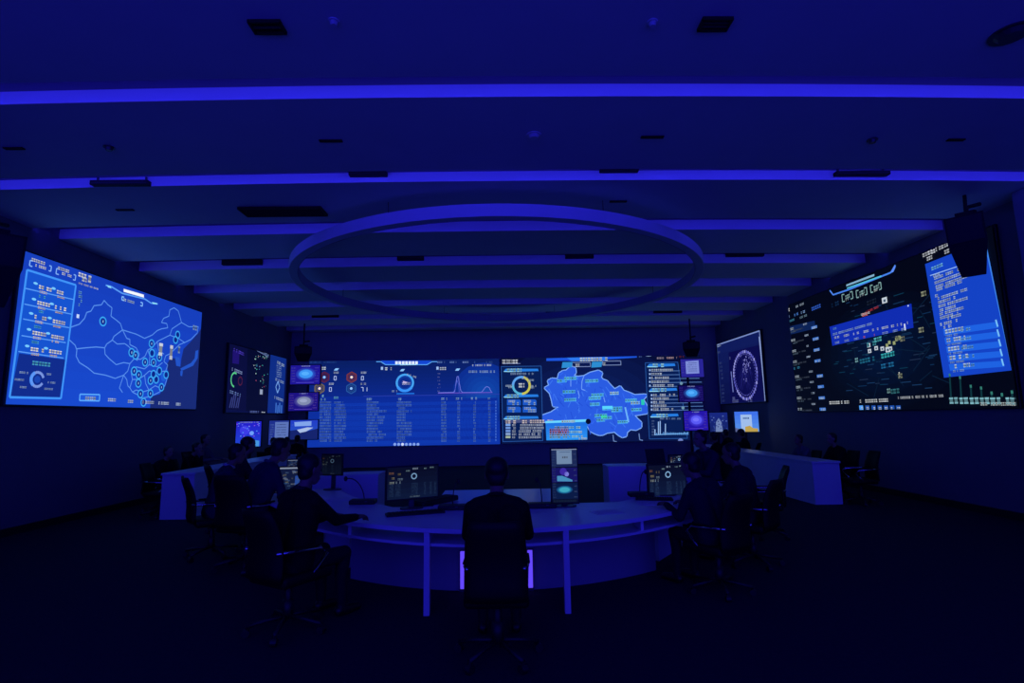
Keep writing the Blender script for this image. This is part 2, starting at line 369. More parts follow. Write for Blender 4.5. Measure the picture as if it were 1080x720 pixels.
    for (x, y) in ((140, 165), (217, 187), (133, 232), (209, 252), (121, 292), (200, 312), (112, 360), (193, 377), (104, 430), (184, 440)):
        a, b = A(x, y); D.circ(a+.04, b+.03, .045, (120, 205, 255), 8, .022); D.text(a+.11, b+.035, .27, .07, (255, 255, 255)); D.text(a+.13, b+.125, .16, .045, (255, 215, 150))
    for (x, y) in ((162, 222), (152, 284), (142, 350), (132, 415)): a, b = A(x, y); D.text(a, b, .14, .05, (90, 200, 250))
    a, b = A(135, 500); D.text(a, b, .42, .08, (90, 200, 250))
    a, b = A(155, 580); D.arc(a, b, .12, .5, 6.0, (120, 150, 225), .045); D.arc(a, b, .12, 2.2, 4.2, (70, 150, 255), .06); D.circ(a, b, .06, (26, 70, 180))
    for (x, y, x2) in ((80, 545, 118), (60, 575, 100), (75, 607, 112), (195, 553, 215), (200, 588, 232), (185, 615, 228)):
        a, b = A(x, y); a2, _ = A(x2, y); D.text(a, b, a2-a, .035, (160, 190, 240))
    # bottom buttons
    D.poly([B(62, 610), B(156, 612), B(154, 642), B(60, 640)], (30, 90, 220)); D.up()
    D.line([B(62, 610), B(156, 612), B(154, 642), B(60, 640)], (90, 170, 255), .025, closed=True)
    for (x, y, w) in ((88, 620, .28), (196, 628, .22), (290, 636, .2), (360, 640, .4), (436, 645, .4), (514, 650, .28)): a, b = B(x, y); D.text(a, b, w, .07, (200, 220, 255))
    D.build(t)
big_left()

# ---------- smaller dark screen on the left wall
def small_left():
    X = XL+.07; y1 = atX(240, 400, X).y; y2 = atX(302, 400, X).y; zt = (atX(240, 362, X).z+atX(302, 378, X).z)/2; zb = (atX(240, 433, X).z+atX(300, 437, X).z)/2
    t, D = wall_screen('projection_screen', 'dark wall screen with green ring chart and a blue column, left wall by the corner', 'L', y1, min(y2, YB-.25), zb, zt, (8, 14, 66))
    B = lambda x, y: D.px(235+x*.17350, 350+y*.17350)
    D.poly([B(40, 60), B(150, 85), B(140, 480), B(30, 470)], (9, 12, 58)); D.poly([B(150, 85), B(290, 125), B(270, 500), B(140, 480)], (5, 9, 44)); D.poly([B(290, 125), B(385, 150), B(365, 505), B(270, 500)], (14, 44, 132)); D.up()
    D.poly([B(60, 110), B(100, 120), B(97, 195), B(57, 190)], (30, 18, 110)); D.up()
    for (x, y, x2, c) in ((58, 92, 130, (90, 70, 230)), (55, 215, 120, (150, 170, 230)), (42, 352, 118, (120, 150, 220)), (195, 92, 280, (150, 180, 250)), (325, 172, 378, (190, 215, 255)), (320, 278, 372, (170, 200, 255)), (313, 388, 368, (170, 200, 255))):
        a, b = B(x, y); a2, _ = B(x2, y); D.text(a, b, a2-a, .10, c, .12)
    for y in (200, 213, 226, 239, 252, 265): a, b = B(326, y); D.text(a, b, .42, .045, (150, 185, 250))
    a, b = B(70, 290); D.arc(a, b, .2, 1.6, 5.2, (90, 205, 140), .05); a, b = B(105, 298); D.arc(a, b, .12, 0, 6.2, (80, 28, 60), .04)
    a, b = B(40, 460)
    for i in range(5): D.line([(a+i*.12, b), (a+.1+i*.12, b-.3-.08*(i % 3))], (52, 60, 124), .06)
    for i in range(46):
        x = random.uniform(185, 272); y = random.choice([random.uniform(140, 165), random.uniform(190, 225), random.uniform(240, 345)])
        a, b = B(x, y); c = random.choice([(90, 230, 190), (150, 240, 210), (220, 230, 230), (80, 170, 230), (210, 90, 120), (70, 150, 170)]); r = random.uniform(.015, .035); D.rect(a, b, a+r, b+r, c)
    a, b = B(225, 348); D.rect(a, b, a+.2, b+.16, (150, 162, 190))
    a, b = B(333, 335); D.line([(a-.16, b), (a, b-.2), (a+.16, b), (a, b+.2)], (120, 170, 240), .045, closed=True)
    for i in range(4): a, b = B(320+i*11, 430+(i % 2)*15); D.rect(a, b, a+.09, b+.34, (60, 110, 200))
    a, b = B(165, 478); D.text(a, b, .6, .07, (110, 130, 210)); a, b = B(235, 484); D.text(a, b, .3, .08, (220, 230, 250)); a, b = B(62, 60); D.text(a, b, .2, .05, (200, 210, 250))
    D.build(t)
small_left()

# ---------- main video wall: two displays
def wall_display(name, label, x0, x1, yt, yb, base):
    Yv = YB-.04; tl = atY(x0, yt, Yv); br = atY(x1, yb, Yv); tr = atY(x1, yt, Yv); bl = atY(x0, yb, Yv)
    a0, a1 = (tl.x+bl.x)/2, (tr.x+br.x)/2; zt, zb = (tl.z+tr.z)/2, (bl.z+br.z)/2
    D = Display(('Y', Yv), (a0, Yv, zt), (1, 0, 0), (0, 0, -1), a1-a0, zt-zb, (0, -1, 0))
    t = thing(name, label, 'video wall', ((a0+a1)/2, Yv+.03, zb))
    bm = bmesh.new(); add_box(bm, (0, .01, (zt-zb)/2), (a1-a0, .06, zt-zb)); obj('cabinet', bm, MBLACK, t)
    D.rect(0, 0, D.w, D.h, base); D.up(); return t, D

def main_left():
    t, D = wall_display('video_wall', 'wide blue video wall half showing a long data table below a round gauge', 324.5, 527, 379.5, 470, (12, 40, 138))
    Q = lambda x, y: D.px(325+x*.19444, 372+y*.19444)      # crop of the upper part
    T = lambda x, y: D.px(320+x*.20370, 360+y*.20370)
    D.grad(0, 0, D.w, D.h*.42, (9, 30, 98), (12, 40, 138), 10); D.grad(0, D.h*.42, D.w, D.h, (12, 42, 150), (15, 54, 172), 10); D.up()
    a, b = D.px(510, 415); 
    for i in range(6): D.circ(a, b, 1.15-.17*i, (12+i, 46+5*i, 146+5*i), 24); D.up()
    # title tab
    D.poly([Q(395, 42), Q(670, 42), Q(645, 64), Q(420, 64)], (20, 70, 210)); D.up()
    for i in range(7): a, b = Q(473+i*18, 46); D.rect(a, b, a+.095, b+.11, (225, 240, 255)); 
    D.line([Q(370, 48), Q(395, 48), Q(420, 64), Q(645, 64), Q(672, 48), Q(700, 48)], (90, 170, 255), .03)
    a, b = Q(500, 62); D.rect(a, b, a+.6, b+.035, (170, 230, 255))
    for (x, y, x2, c) in ((10, 46, 70, (40, 80, 170)), (85, 46, 155, (40, 80, 170)), (700, 46, 742, (110, 150, 230)), (768, 46, 805, (110, 150, 230)), (838, 46, 872, (130, 165, 240)), (890, 63, 995, (190, 210, 250)), (900, 46, 915, (60, 100, 190)), (965, 46, 1000, (60, 100, 190))):
        a, b = Q(x, y); a2, _ = Q(x2, y); D.text(a, b, a2-a, .07, c)
    for (x, y, x2) in ((50, 76, 102), (418, 78, 455), (714, 77, 750)): a, b = Q(x, y); a2, _ = Q(x2, y); D.text(a, b, a2-a, .12, (220, 235, 255))
    for (x, y) in ((30, 74), (395, 76), (696, 75)): a, b = Q(x, y); D.rect(a, b, a+.08, b+.11, (160, 195, 245))
    for (x, y, x2) in ((140, 84, 168), (498, 88, 525), (797, 85, 825)): a, b = Q(x, y); a2, _ = Q(x2, y); D.poly([(a, b+.08), (a+.06, b), (a2, b), (a2-.06, b+.08)], (140, 200, 255))
    for x in (862, 900, 940, 978): a, b = Q(x, 96); D.text(a, b, .26, .09, (150, 185, 250))
    # hexagon counters
    for (x, y, c, txt) in ((88, 132, (150, 50, 70), '0'), (236, 132, (205, 90, 60), '0'), (62, 193, (190, 165, 95), '0'), (234, 193, (60, 140, 255), '71')):
        a, b = Q(x, y); D.hexa(a, b, .19, tuple(v*.62 for v in c), .04); D.hexa(a, b, .12, tuple(v*.5 for v in c), .04); D.circ(a, b, .05, (255, 230, 215) if c[0] > 150 else (150, 200, 255), 10)
        for i, ch in enumerate(txt): D.digit(ch, a+.36+i*.14, b-.03, .14, (185, 205, 250))
        D.text(a+.34, b-.20, .2, .08, (190, 205, 240))
    # gauge
    a, b = Q(525, 162); D.circ(a, b, .33, (16, 60, 160), 24); D.up(); D.arc(a, b, .30, 0, 6.284, (70, 165, 245), .075, 32); D.arc(a, b, .30, .6, 2.6, (50, 140, 250), .10, 18); D.circ(a, b, .2, (14, 44, 140), 20); D.up(); D.poly([(a-.08, b-.07), (a+.1, b-.02), (a-.03, b+.08)], (210, 190, 235))
    D.text(a-.1, b-.02, .3, .1, (190, 200, 250)); a, b = Q(537, 112); D.text(a, b, .34, .07, (200, 215, 250), .35); a, b = Q(455, 203); D.text(a, b, .2, .07, (170, 200, 250)); a, b = Q(480, 218); D.rect(a, b, a+.65, b+.05, (30, 110, 220))
    # line chart
    for i in range(6): a, b = Q(702, 110+i*19); D.text(a, b, .1, .04, (120, 130, 210))
    a, b = Q(705, 217); a2, _ = Q(1000, 217); D.rect(a, b, a2, b+.025, (110, 80, 200))
    D.line([Q(x, y) for x, y in ((705, 216), (790, 214), (797, 200), (803, 160), (808, 128), (815, 128), (820, 165), (828, 205), (838, 215), (940, 214), (952, 200), (960, 188), (970, 182), (982, 188), (990, 205), (996, 214))], (112, 124, 226), .022)
    D.line([Q(820, 217), Q(816, 170), Q(808, 150), Q(800, 175), Q(795, 217)], (70, 90, 205), .02)
    a, b = Q(300, 233); D.rect(a, b, a+5.2, b+.025, (40, 60, 170))
    # table
    for (x, y, x2, c) in ((90, 276, 108, (150, 220, 255)), (158, 285, 182, (120, 210, 255)), (90, 294, 118, (130, 190, 250)), (328, 293, 355, (140, 190, 250)), (484, 293, 515, (140, 190, 250)), (714, 291, 745, (150, 195, 250)), (790, 290, 822, (150, 195, 250)), (868, 289, 900, (150, 195, 250)), (955, 290, 968, (150, 195, 250))):
        a, b = T(x, y); a2, _ = T(x2, y); D.text(a, b, a2-a, .09, c)
    for r in range(14):
        y = 306+r*15.4; a, b = T(80, y); a2, b2 = T(1005, y+15.4)
        D.rect(a, b, a2, b2-.01, (15, 56, 174) if r % 2 else (12, 44, 154))
    D.up()
    for r in range(14):
        y = 311+r*15.2
        for (x, x2) in ((85, 145), (160, random.randint(200, 232)), (328, random.randint(372, 432)), (484, random.choice([530, 562, 562])), (714, 742), (797, 812), (880, 894), (957, 970)):
            a, b = T(x, y); a2, _ = T(x2, y); D.text(a, b, a2-a, .075, (88, 132, 226), dens=.95)
        a, b = T(995, y-4); D.rect(a, b, a+.02, b+.07, (90, 140, 235))
    for i in range(7): a, b = T(465+i*20, 525); D.circ(a+.06, b+.05, .055, (205, 220, 255) if i == 2 else (130, 165, 240), 8)
    D.build(t)
main_left()

def main_right():
    t, D = wall_display('video_wall', 'wide video wall half with a glowing blue province map on dark ground', 528.5, 741, 376, 466, (7, 15, 58))
    A = lambda x, y: D.px(520+x*.13889, 370+y*.13889); B = lambda x, y: D.px(630+x*.14590, 365+y*.14590)
    D.grad(0, 0, D.w, D.h, (6, 13, 52), (9, 22, 74), 8); D.up()
    for i in range(5): a, b = D.px(620, 425); D.circ(a, b, 3.6-.6*i, (8+i, 18+3*i, 66+6*i), 28, 2.2-.35*i); D.up()
    # title band
    D.poly([A(405, 56), A(600, 50), B(285, 62), B(285, 82), B(70, 96), A(600, 78), A(560, 74), A(405, 76)], (28, 84, 222)); D.up()
    D.poly([A(560, 52), A(860, 45), A(860, 72), A(600, 78)], (45, 120, 240)); D.up()
    a, b = A(660, 50); D.text(a, b, 1.05, .15, (220, 240, 255))
    for i in range(3): a, b = A(70+i*40, 65); D.text(a, b, .2, .17, (215, 220, 235))
    a, b = A(75, 95); D.rect(a, b, a+.65, b+.02, (120, 140, 190))
    for (x, y, x2, c) in ((340, 62, 395, (170, 205, 255)), (300, 66, 325, (90, 120, 200)), (455, 58, 530, (90, 100, 170)), (430, 80, 480, (190, 175, 200)), (500, 78, 575, (205, 170, 180)), (590, 70, 625, (120, 40, 50))):
        a, b = B(x, y); a2, _ = B(x2, y); D.text(a, b, a2-a, .07, c)
    # selectors
    for f, x0, x1, y0, y1 in ((A, 600, 740, 88, 118), (B, 38, 170, 108, 135)): D.frame(*f(x0, y0), *f(x1, y1), (120, 140, 190), .025)
    # map
    MP = [A(*p) for p in ((370, 490), (440, 465), (500, 425), (455, 420), (445, 370), (430, 320), (390, 280), (425, 260), (415, 225), (445, 208), (490, 212), (500, 170), (530, 150), (555, 148), (590, 118), (625, 128), (630, 165), (612, 188), (645, 195), (690, 190), (735, 165), (800, 148), (830, 165), (820, 200))] + \
         [B(*p) for p in ((40, 240), (70, 250), (95, 280), (125, 310), (165, 288), (190, 320), (230, 335), (270, 352), (340, 348), (362, 352), (332, 385), (350, 415), (368, 450), (360, 485), (300, 495), (268, 500), (290, 525), (318, 550), (318, 585), (280, 605), (240, 600), (215, 620), (210, 650), (180, 658), (150, 640), (125, 618), (70, 625), (40, 640), (15, 642))] + \
         [A(*p) for p in ((780, 630), (740, 610), (720, 575), (700, 545), (640, 530), (560, 540), (400, 540), (370, 530))]
    D.line(MP, (120, 168, 250), .07, closed=True); D.up()
    D.poly(MP, (42, 92, 226)); D.up()
    inner = MP
    for i in range(260):       # terrain texture of the map: short lighter and darker strokes
        x, y = random.uniform(575, 715), random.uniform(386, 450); a, b = D.px(x, y)
        def inside(p):
            c = False; j = len(inner)-1
            for k in range(len(inner)):
                (x1, y1), (x2, y2) = inner[k], inner[j]
                if (y1 > p[1]) != (y2 > p[1]) and p[0] < (x2-x1)*(p[1]-y1)/(y2-y1)+x1: c = not c
                j = k
            return c
        if inside((a, b)) and inside((a+.3, b+.1)): D.line([(a, b), (a+random.uniform(-.15, .25), b+random.uniform(.05, .3))], random.choice([(60, 118, 240), (34, 80, 214), (52, 106, 244)]), .03)
    D.up()
    for L in (((690, 190), (675, 230), (672, 290), (700, 300)), ((645, 300), (655, 340), (650, 360)), ((590, 220), (590, 270)), ((840, 350), (850, 390))): D.line([A(*p) for p in L], (110, 160, 250), .03)
    cy = (110, 220, 255)
    for f, x, y, x2 in ((A, 485, 215, 560), (A, 540, 196, 636), (A, 700, 215, 800), (A, 528, 298, 625), (A, 540, 358, 632), (A, 745, 322, 840), (A, 725, 346, 820), (A, 735, 392, 812), (A, 770, 478, 850), (A, 785, 512, 850), (B, 90, 328, 155), (B, 200, 380, 285), (B, 240, 398, 305), (B, 245, 446, 320), (B, 35, 438, 180), (B, 100, 452, 180), (B, 145, 535, 220), (B, 0, 488, 70), (B, 40, 505, 105)):
        a, b = f(x, y); a2, _ = f(x2, y); D.poly([(a, b+.02), (a2, b-.01), (a2, b+.12), (a, b+.14)], (62, 150, 246)); D.up(); D.text(a, b, a2-a, .12, cy if random.random() < .7 else (200, 235, 255), dens=.97)
    a, b = B(35, 432); D.rect(a, b, *B(110, 452), (90, 215, 255)); a, b = A(820, 490); D.rect(a, b, a+.22, b+.1, (60, 220, 170)); a, b = B(200, 440); D.line([(a, b), (a+.1, b+.55)], (110, 180, 250), .06); a, b = B(315, 385); D.rect(a, b, a+.12, b+.2, (40, 200, 180))
    for f, x, y in ((A, 560, 105), (A, 785, 102)): a, b = f(x, y); D.poly([(a-.16, b-.10), (a+.22, b-.10), (a+.18, b+.10), (a-.2, b+.12)], (44, 140, 210))
    for f, x, y, x2 in ((A, 610, 98, 660), (B, 42, 118, 75)): a, b = f(x, y); a2, _ = f(x2, y); D.text(a, b, a2-a, .12, (210, 220, 240))
    for (x, y) in ((112, 650), (300, 640)): D.line([B(x, y-10), B(x+5, y+35), B(x+28, y+40)], (110, 140, 200), .03)
    # side panels
    def panel(f, pts): D.poly([f(*p) for p in pts], (8, 30, 84)); D.up(); D.line([f(*p) for p in pts], (40, 90, 170), .02, closed=True)
    panel(A, ((62, 118), (365, 115), (378, 680), (75, 688))); panel(B, ((345, 120), (580, 115), (650, 665), (375, 670)))
    def header(f, x0, y0, x1, y1, sk):
        D.poly([f(x0, y0+14), f(x0+12, y0), f(x0+60, y0), f(x1, y0-sk), f(x1+6, y1-sk), f(x0-2, y1+6)], (38, 124, 226)); D.up()
        a, b = f(x0+20, y0-2); D.text(a, b, .55, .15, (160, 225, 255)); D.poly([f(x0-5, y1), f(x0+60, y1), f(x0+70, y1+6), f(x0, y1+6)], (150, 225, 255))
    for y in (135, 330, 495): header(A, 85, y, 340, y+18, 0)
    for x, y in ((362, 128), (375, 305), (385, 490)): header(B, x, y, x+195, y+18, 3)
    for i in range(4): a, b = A(133+i*45, 166); D.text(a, b, .2, .08, (150, 180, 225))
    a, b = A(215, 262); D.arc(a, b, .31, -1.3, 1.5, (205, 200, 84), .085, 16); D.arc(a, b, .31, 1.5, 3.2, (85, 180, 220), .085, 16); D.arc(a, b, .31, 3.2, 5.0, (95, 165, 240), .085, 16); D.text(a-.1, b-.09, .22, .18, (215, 225, 240))
    for (x, y, x2) in ((220, 200, 260), (265, 215, 310), (265, 228, 285), (95, 258, 150), (115, 268, 145), (275, 260, 330), (285, 270, 312)): a, b = A(x, y); a2, _ = A(x2, y); D.text(a, b, a2-a, .07, (180, 205, 240))
    for x in (106, 225):
        for y in (368, 422):
            D.poly([A(x, y), A(x+95, y), A(x+105, y+10), A(x+105, y+44), A(x, y+44)], (28, 88, 200)); D.up(); a, b = A(x+12, y+6); D.text(a, b, .25, .08, (190, 215, 250)); a, b = A(x+40, y+20); D.text(a, b, .3, .12, (170, 205, 250))
    D.poly([A(92, 522), A(350, 518), A(352, 543), A(92, 546)], (70, 80, 130)); D.up(); a, b = A(95, 526); D.text(a, b, 1.75, .13, (235, 220, 225))
    for r in range(5):
        y = 553+r*23; D.poly([A(96, y), A(132, y), A(132, y+16), A(96, y+16)], [(120, 165, 235), (110, 150, 220), (110, 150, 220), (140, 170, 215), (165, 185, 160)][r]); a, b = A(145, y+2); D.text(a, b, .14, .08, (190, 205, 235)); a, b = A(195, y+2); D.text(a, b, random.uniform(.8, .95), .085, (185, 200, 230))
    # info card
    D.poly([A(398, 530), A(715, 518), A(715, 672), A(405, 678)], (36, 130, 232)); D.up()
    D.grad(*A(404, 548), *A(714, 672), (30, 110, 225), (44, 150, 245), 6); D.up(); D.poly([A(396, 532), A(716, 518), A(716, 536), A(398, 548)], (110, 215, 255)); D.up()
    for r, c in enumerate(((150, 175, 225), (176, 110, 150), (176, 110, 150), (150, 170, 210), (150, 205, 245))):
        for x in (428, 492): a, b = A(x, 570+r*18); D.text(a, b, .4, .12, c)
    for y in (572, 606, 640): a, b = A(575, y); D.text(a, b, .4, .09, (170, 235, 255)); a, b = A(650, y); D.text(a, b, .16, .09, (210, 240, 255))
    a, b = A(520, 525); D.text(a, b, .5, .1, (220, 245, 255)); a, b = A(640, 658); D.text(a, b, .35, .07, (235, 250, 255)); a, b = A(722, 535); D.circ(a, b, .1, (5, 10, 40), 10)
    # right lists
    for k, (x, y0) in enumerate(((372, 165), (385, 345))):
        for r in range(5 if k == 0 else 5):
            y = y0+r*28 if k == 0 else y0+r*26; a, b = B(x, y); D.rect(a, b+.01, a+.06, b+.08, (150, 180, 230)); a, b = B(x+16, y); D.text(a, b, random.uniform(.35, 1.0), .10, (205, 220, 245)); a, b = B(x+16, y+14); D.rect(a, b, a+random.uniform(2., 2.5)*.9, b+.018, (90, 130, 200))
    for (x, y) in ((605, 268), (617, 445)): a, b = B(x, y); D.circ(a, b, .06, (110, 150, 170), 8)
    for i in range(4): a, b = B(450+i*42, 518); D.text(a, b, .16, .06, (140, 175, 235))
    for i in range(6): a, b = B(392, 535+i*20); D.text(a, b, .1, .05, (110, 140, 200))
    for i in range(20):
        x = 415+i*12.5; h = {2: 95, 3: 100, 6: 80, 0: 40}.get(i, random.uniform(8, 22)); D.line([B(x, 640), B(x, 640-h)], (150, 190, 240) if h > 30 else (90, 150, 220), .035)
    a, b = B(410, 640); a2, b2 = B(655, 628); D.line([(a, b), (a2, b2)], (110, 170, 230), .03)
    a, b = B(600, 685); D.circ(a, b, .1, (110, 130, 200), 10)
    D.build(t)
main_right()

# ---------- right wall screens
def big_right():
    X = XR-.07; yn = (atX(1075, 431, X).y+atX(1046, 240, X).y)/2; yf = (atX(831, 322, X).y+atX(842, 432, X).y)/2
    zt = atX(831, 322, X).z*.6+atX(1046, 240, X).z*.4; zb = (atX(1075, 431, X).z+atX(842, 432, X).z)/2
    t, D = wall_screen('projection_screen', 'large black wall screen with two bright blue panels and scattered city icons, right wall', 'R', yn, yf, zb, zt, (3, 6, 20))
    A = lambda x, y: D.px(820+x*.25, 260+y*.25); B = lambda x, y: D.px(940+x*.26365, 250+y*.26365)
    for i in range(6): a, b = D.px(930, 370); D.circ(a, b, 2.1-.3*i, (3, 8+2*i, 24+5*i), 24, 1.2-.16*i); D.up()
    for i in range(90):
        a, b = D.px(random.uniform(878, 985), random.uniform(310, 412)); w = random.uniform(.08, .3); D.rect(a, b, a+w, b+.018, random.choice([(14, 44, 78), (22, 52, 88), (30, 44, 70), (10, 50, 74)]))
    for i in range(26):
        p = D.px(random.uniform(880, 985), random.uniform(320, 412)); q = (p[0]+random.uniform(-.7, .7), p[1]+random.uniform(-.5, .5)); D.line([p, q], (8, 28, 52), .018)
    D.up()
    # title notch
    D.line([A(222, 184), A(236, 203), A(300, 182), A(478, 110), A(490, 100), A(499, 78)], (70, 130, 240), .035); D.up()
    D.poly([A(222, 184), A(228, 188), A(240, 205), A(234, 203)], (90, 140, 250)); D.poly([A(478, 108), A(497, 76), A(500, 86), A(490, 108)], (90, 140, 250)); 
    D.poly([A(292, 160), A(410, 115), A(410, 124), A(292, 168)], (130, 175, 205)); D.line([A(295, 176), A(440, 124)], (80, 190, 220), .03)
    for (x, y) in ((273, 203), (333, 186), (393, 164)):
        D.line([A(x+10, y-2), A(x, y), A(x+3, y+30), A(x+12, y+27)], (130, 170, 170), .022); D.line([A(x+34, y-11), A(x+44, y-14), A(x+47, y+14), A(x+38, y+18)], (130, 170, 170), .022)
        a, b = A(x+14, y+3); D.text(a, b, .17, .1, (150, 190, 190), -.1); a, b = A(x+16, y+18); D.text(a, b, .14, .05, (180, 190, 190), -.1)
    # left list
    for (x, y, w, h, c) in ((42, 262, .16, .1, (230, 235, 245)), (78, 250, .4, .06, (170, 185, 205)), (45, 292, .1, .07, (150, 190, 250)), (72, 284, .2, .07, (90, 150, 250)), (100, 274, .2, .07, (150, 190, 250)), (145, 256, .42, .1, (60, 110, 230)), (48, 312, .3, .06, (80, 160, 190)), (95, 296, .4, .06, (120, 150, 170)), (70, 510, .3, .06, (60, 150, 190))):
        a, b = A(x, y); D.text(a, b, w, h, c, -.04)
    D.poly([A(48, 338), A(158, 312), A(162, 345), A(52, 372)], (12, 34, 84)); D.up()
    for r, (x, y) in enumerate(((52, 345), (58, 392), (62, 437), (66, 482), (76, 544), (80, 588), (84, 634), (88, 680))):
        a, b = A(x, y); D.text(a, b, .22, .07, (185, 200, 215)); D.text(a+.02, b+.10, .3, .04, (90, 110, 130)); D.line([(a-.06, b-.1), (a-.06, b+.22)], (130, 160, 180), .02)
        a2, b2 = A(x+92, y-4+r); D.rect(a2, b2-.02, a2+.26, b2+.05, (60, 112, 200)); D.up(); D.text(a2+.04, b2, .2, .05, (200, 225, 255)); a3, b3 = A(x+58, y-20); D.text(a3, b3, .18, .05, (180, 200, 230)); a, b = A(x+16, y+8); D.text(a, b, .5, .035, (80, 90, 110))
    # middle pop-up
    D.poly([A(222, 338), D.px(962, 320), B(92, 362), A(234, 418)], (16, 44, 176)); D.up()
    a, b = A(234, 344); D.text(a, b, .16, .05, (110, 170, 250)); a, b = A(236, 366); D.text(a, b, 1.4, .055, (150, 185, 250), -.02)
    for i in range(8):
        a, b = A(242+i*40, 380-i*8.2); D.text(a, b, .2, .055, (205, 220, 255)); a, b = A(245+i*40, 402-i*8.2); D.text(a, b, .17 if i not in (3, 4) else .06, .05, (240, 120, 110) if i in (3, 4) else (150, 180, 250))
    a, b = B(58, 362); D.rect(a-.02, b-.08, a+.015, b+.05, (220, 230, 250)); a, b = B(68, 272); D.rect(a, b, a+.03, b+.03, (200, 220, 255))
    a, b = A(352, 284); D.text(a, b, .25, .08, (255, 120, 120)); D.text(a+.2, b-.03, .4, .05, (200, 60, 70), -.1); D.text(a+.02, b, .3, .05, (235, 230, 235))
    # icons of the city map
    for (x, y, r) in ((388, 416, .07), (392, 440, .07), (420, 428, .07), (446, 430, .07), (470, 434, .09), (480, 430, .07), (456, 226, .1)): a, b = A(x, y); D.rect(a-r*.8, b-r*.6, a+r*.7, b+r*.6, (200, 210, 220)); D.up(); D.rect(a-r*.4, b-r*.2, a+r*.3, b+r*.35, (70, 90, 110))
    for (x, y) in ((460, 410), (470, 398), (500, 385), (512, 378), (490, 400)): a, b = A(x, y); D.rect(a, b, a+.07, b+.07, (150, 160, 110))
    for (x, y, w, c) in ((350, 475, .5, (40, 130, 170)), (440, 495, .4, (40, 130, 190)), (440, 452, .4, (60, 190, 200)), (470, 602, .35, (60, 130, 140)), (330, 470, .1, (150, 210, 220)), (440, 485, .1, (190, 220, 230)), (465, 598, .1, (150, 200, 200)), (505, 530, .1, (230, 235, 225)), (380, 405, .3, (80, 180, 200)), (410, 385, .25, (90, 200, 210)), (230, 240, .3, (20, 50, 90)), (380, 230, .3, (30, 40, 60))):
        a, b = A(x, y); D.text(a, b, w, .11, c, -.05)
    for (x, y) in ((30, 545), (112, 362), (122, 218), (20, 395), (38, 398)): a, b = B(x, y); D.text(a, b, .13, .11, (150, 155, 130))
    # bottom rows
    for (x, y, w) in ((222, 652, .75), (350, 645, .9)): a, b = A(x, y); D.text(a, b, w, .08, (230, 235, 240))
    a, b = B(30, 638); D.text(a, b, 1.15, .05, (200, 205, 215))
    for i in range(7): a, b = A(348+i*26, 670); D.rect(a, b, a+.13, b+.11, (80, 160, 250) if i == 0 else (30, 80, 170)); D.up(); D.text(a+.03, b+.03, .09, .06, (220, 235, 255))
    # right panel
    D.poly([B(140, 108), B(380, 14), B(494, 532), B(216, 562)], (20, 66, 196)); D.up()
    D.line([B(494, 532), B(380, 14)], (60, 130, 235), .03)
    a, b = B(165, 120); D.text(a, b, .28, .07, (120, 200, 255), -.05); D.rect(a-.05, b+.14, a+.55, b+.155, (150, 190, 250))
    for (x, y, w) in ((172, 150, .2), (176, 160, .9), (178, 178, .95), (182, 194, 1.1), (185, 206, .7), (180, 230, .2), (190, 240, .8), (192, 256, .5), (194, 272, .8), (198, 288, .5), (198, 303, .65), (200, 318, .5), (204, 325, .6), (200, 344, .6), (205, 358, .3)):
        a, b = B(x, y); D.text(a, b, w*.8, .055, (190, 215, 250), -.04)
    for r in range(5):
        y = 368+r*35; x = 212+r*6; D.poly([B(x, y), B(x+218, y-30+r*4), B(x+224, y-6+r*4), B(x+5, y+26)], (30, 98, 226)); D.up()
        a, b = B(x+8, y+2); D.text(a, b, .4, .08, (200, 225, 255)); D.text(a, b+.1, .3, .04, (140, 180, 245)); a, b = B(x+62, y); D.text(a, b, .25, .06, (110, 180, 250)); D.line([B(x+212, y-38+r*4), B(x+220, y-10+r*4)], (120, 195, 250), .028)
    for (x, y, w) in ((130, 66, .35), (165, 52, .1), (195, 36, .35), (147, 80, .15), (205, 58, .25)): a, b = B(x, y); D.text(a, b, w, .08, (220, 225, 235), -.06)
    # bar row at the bottom right
    for i, h in enumerate((90, 80, 45, 38, 18, 12, 22)):
        x = 245+i*41; D.line([B(x, 640), B(x-h*.06, 640-h)], (14, 52, 60), .035); a, b = B(x-8, 640); D.text(a, b, .2, .13, (150, 215, 230)); 
        if i > 2: a, b = B(x-6, 660); D.text(a, b, .18, .06, (190, 200, 200))
    D.up()
    for i, h in enumerate((90, 80, 45, 38, 18, 12, 22)): x = 245+i*41; a, b = B(x-h*.06, 640-h); D.rect(a-.02, b-.02, a+.02, b+.03, (50, 120, 110))
    D.build(t)
big_right()

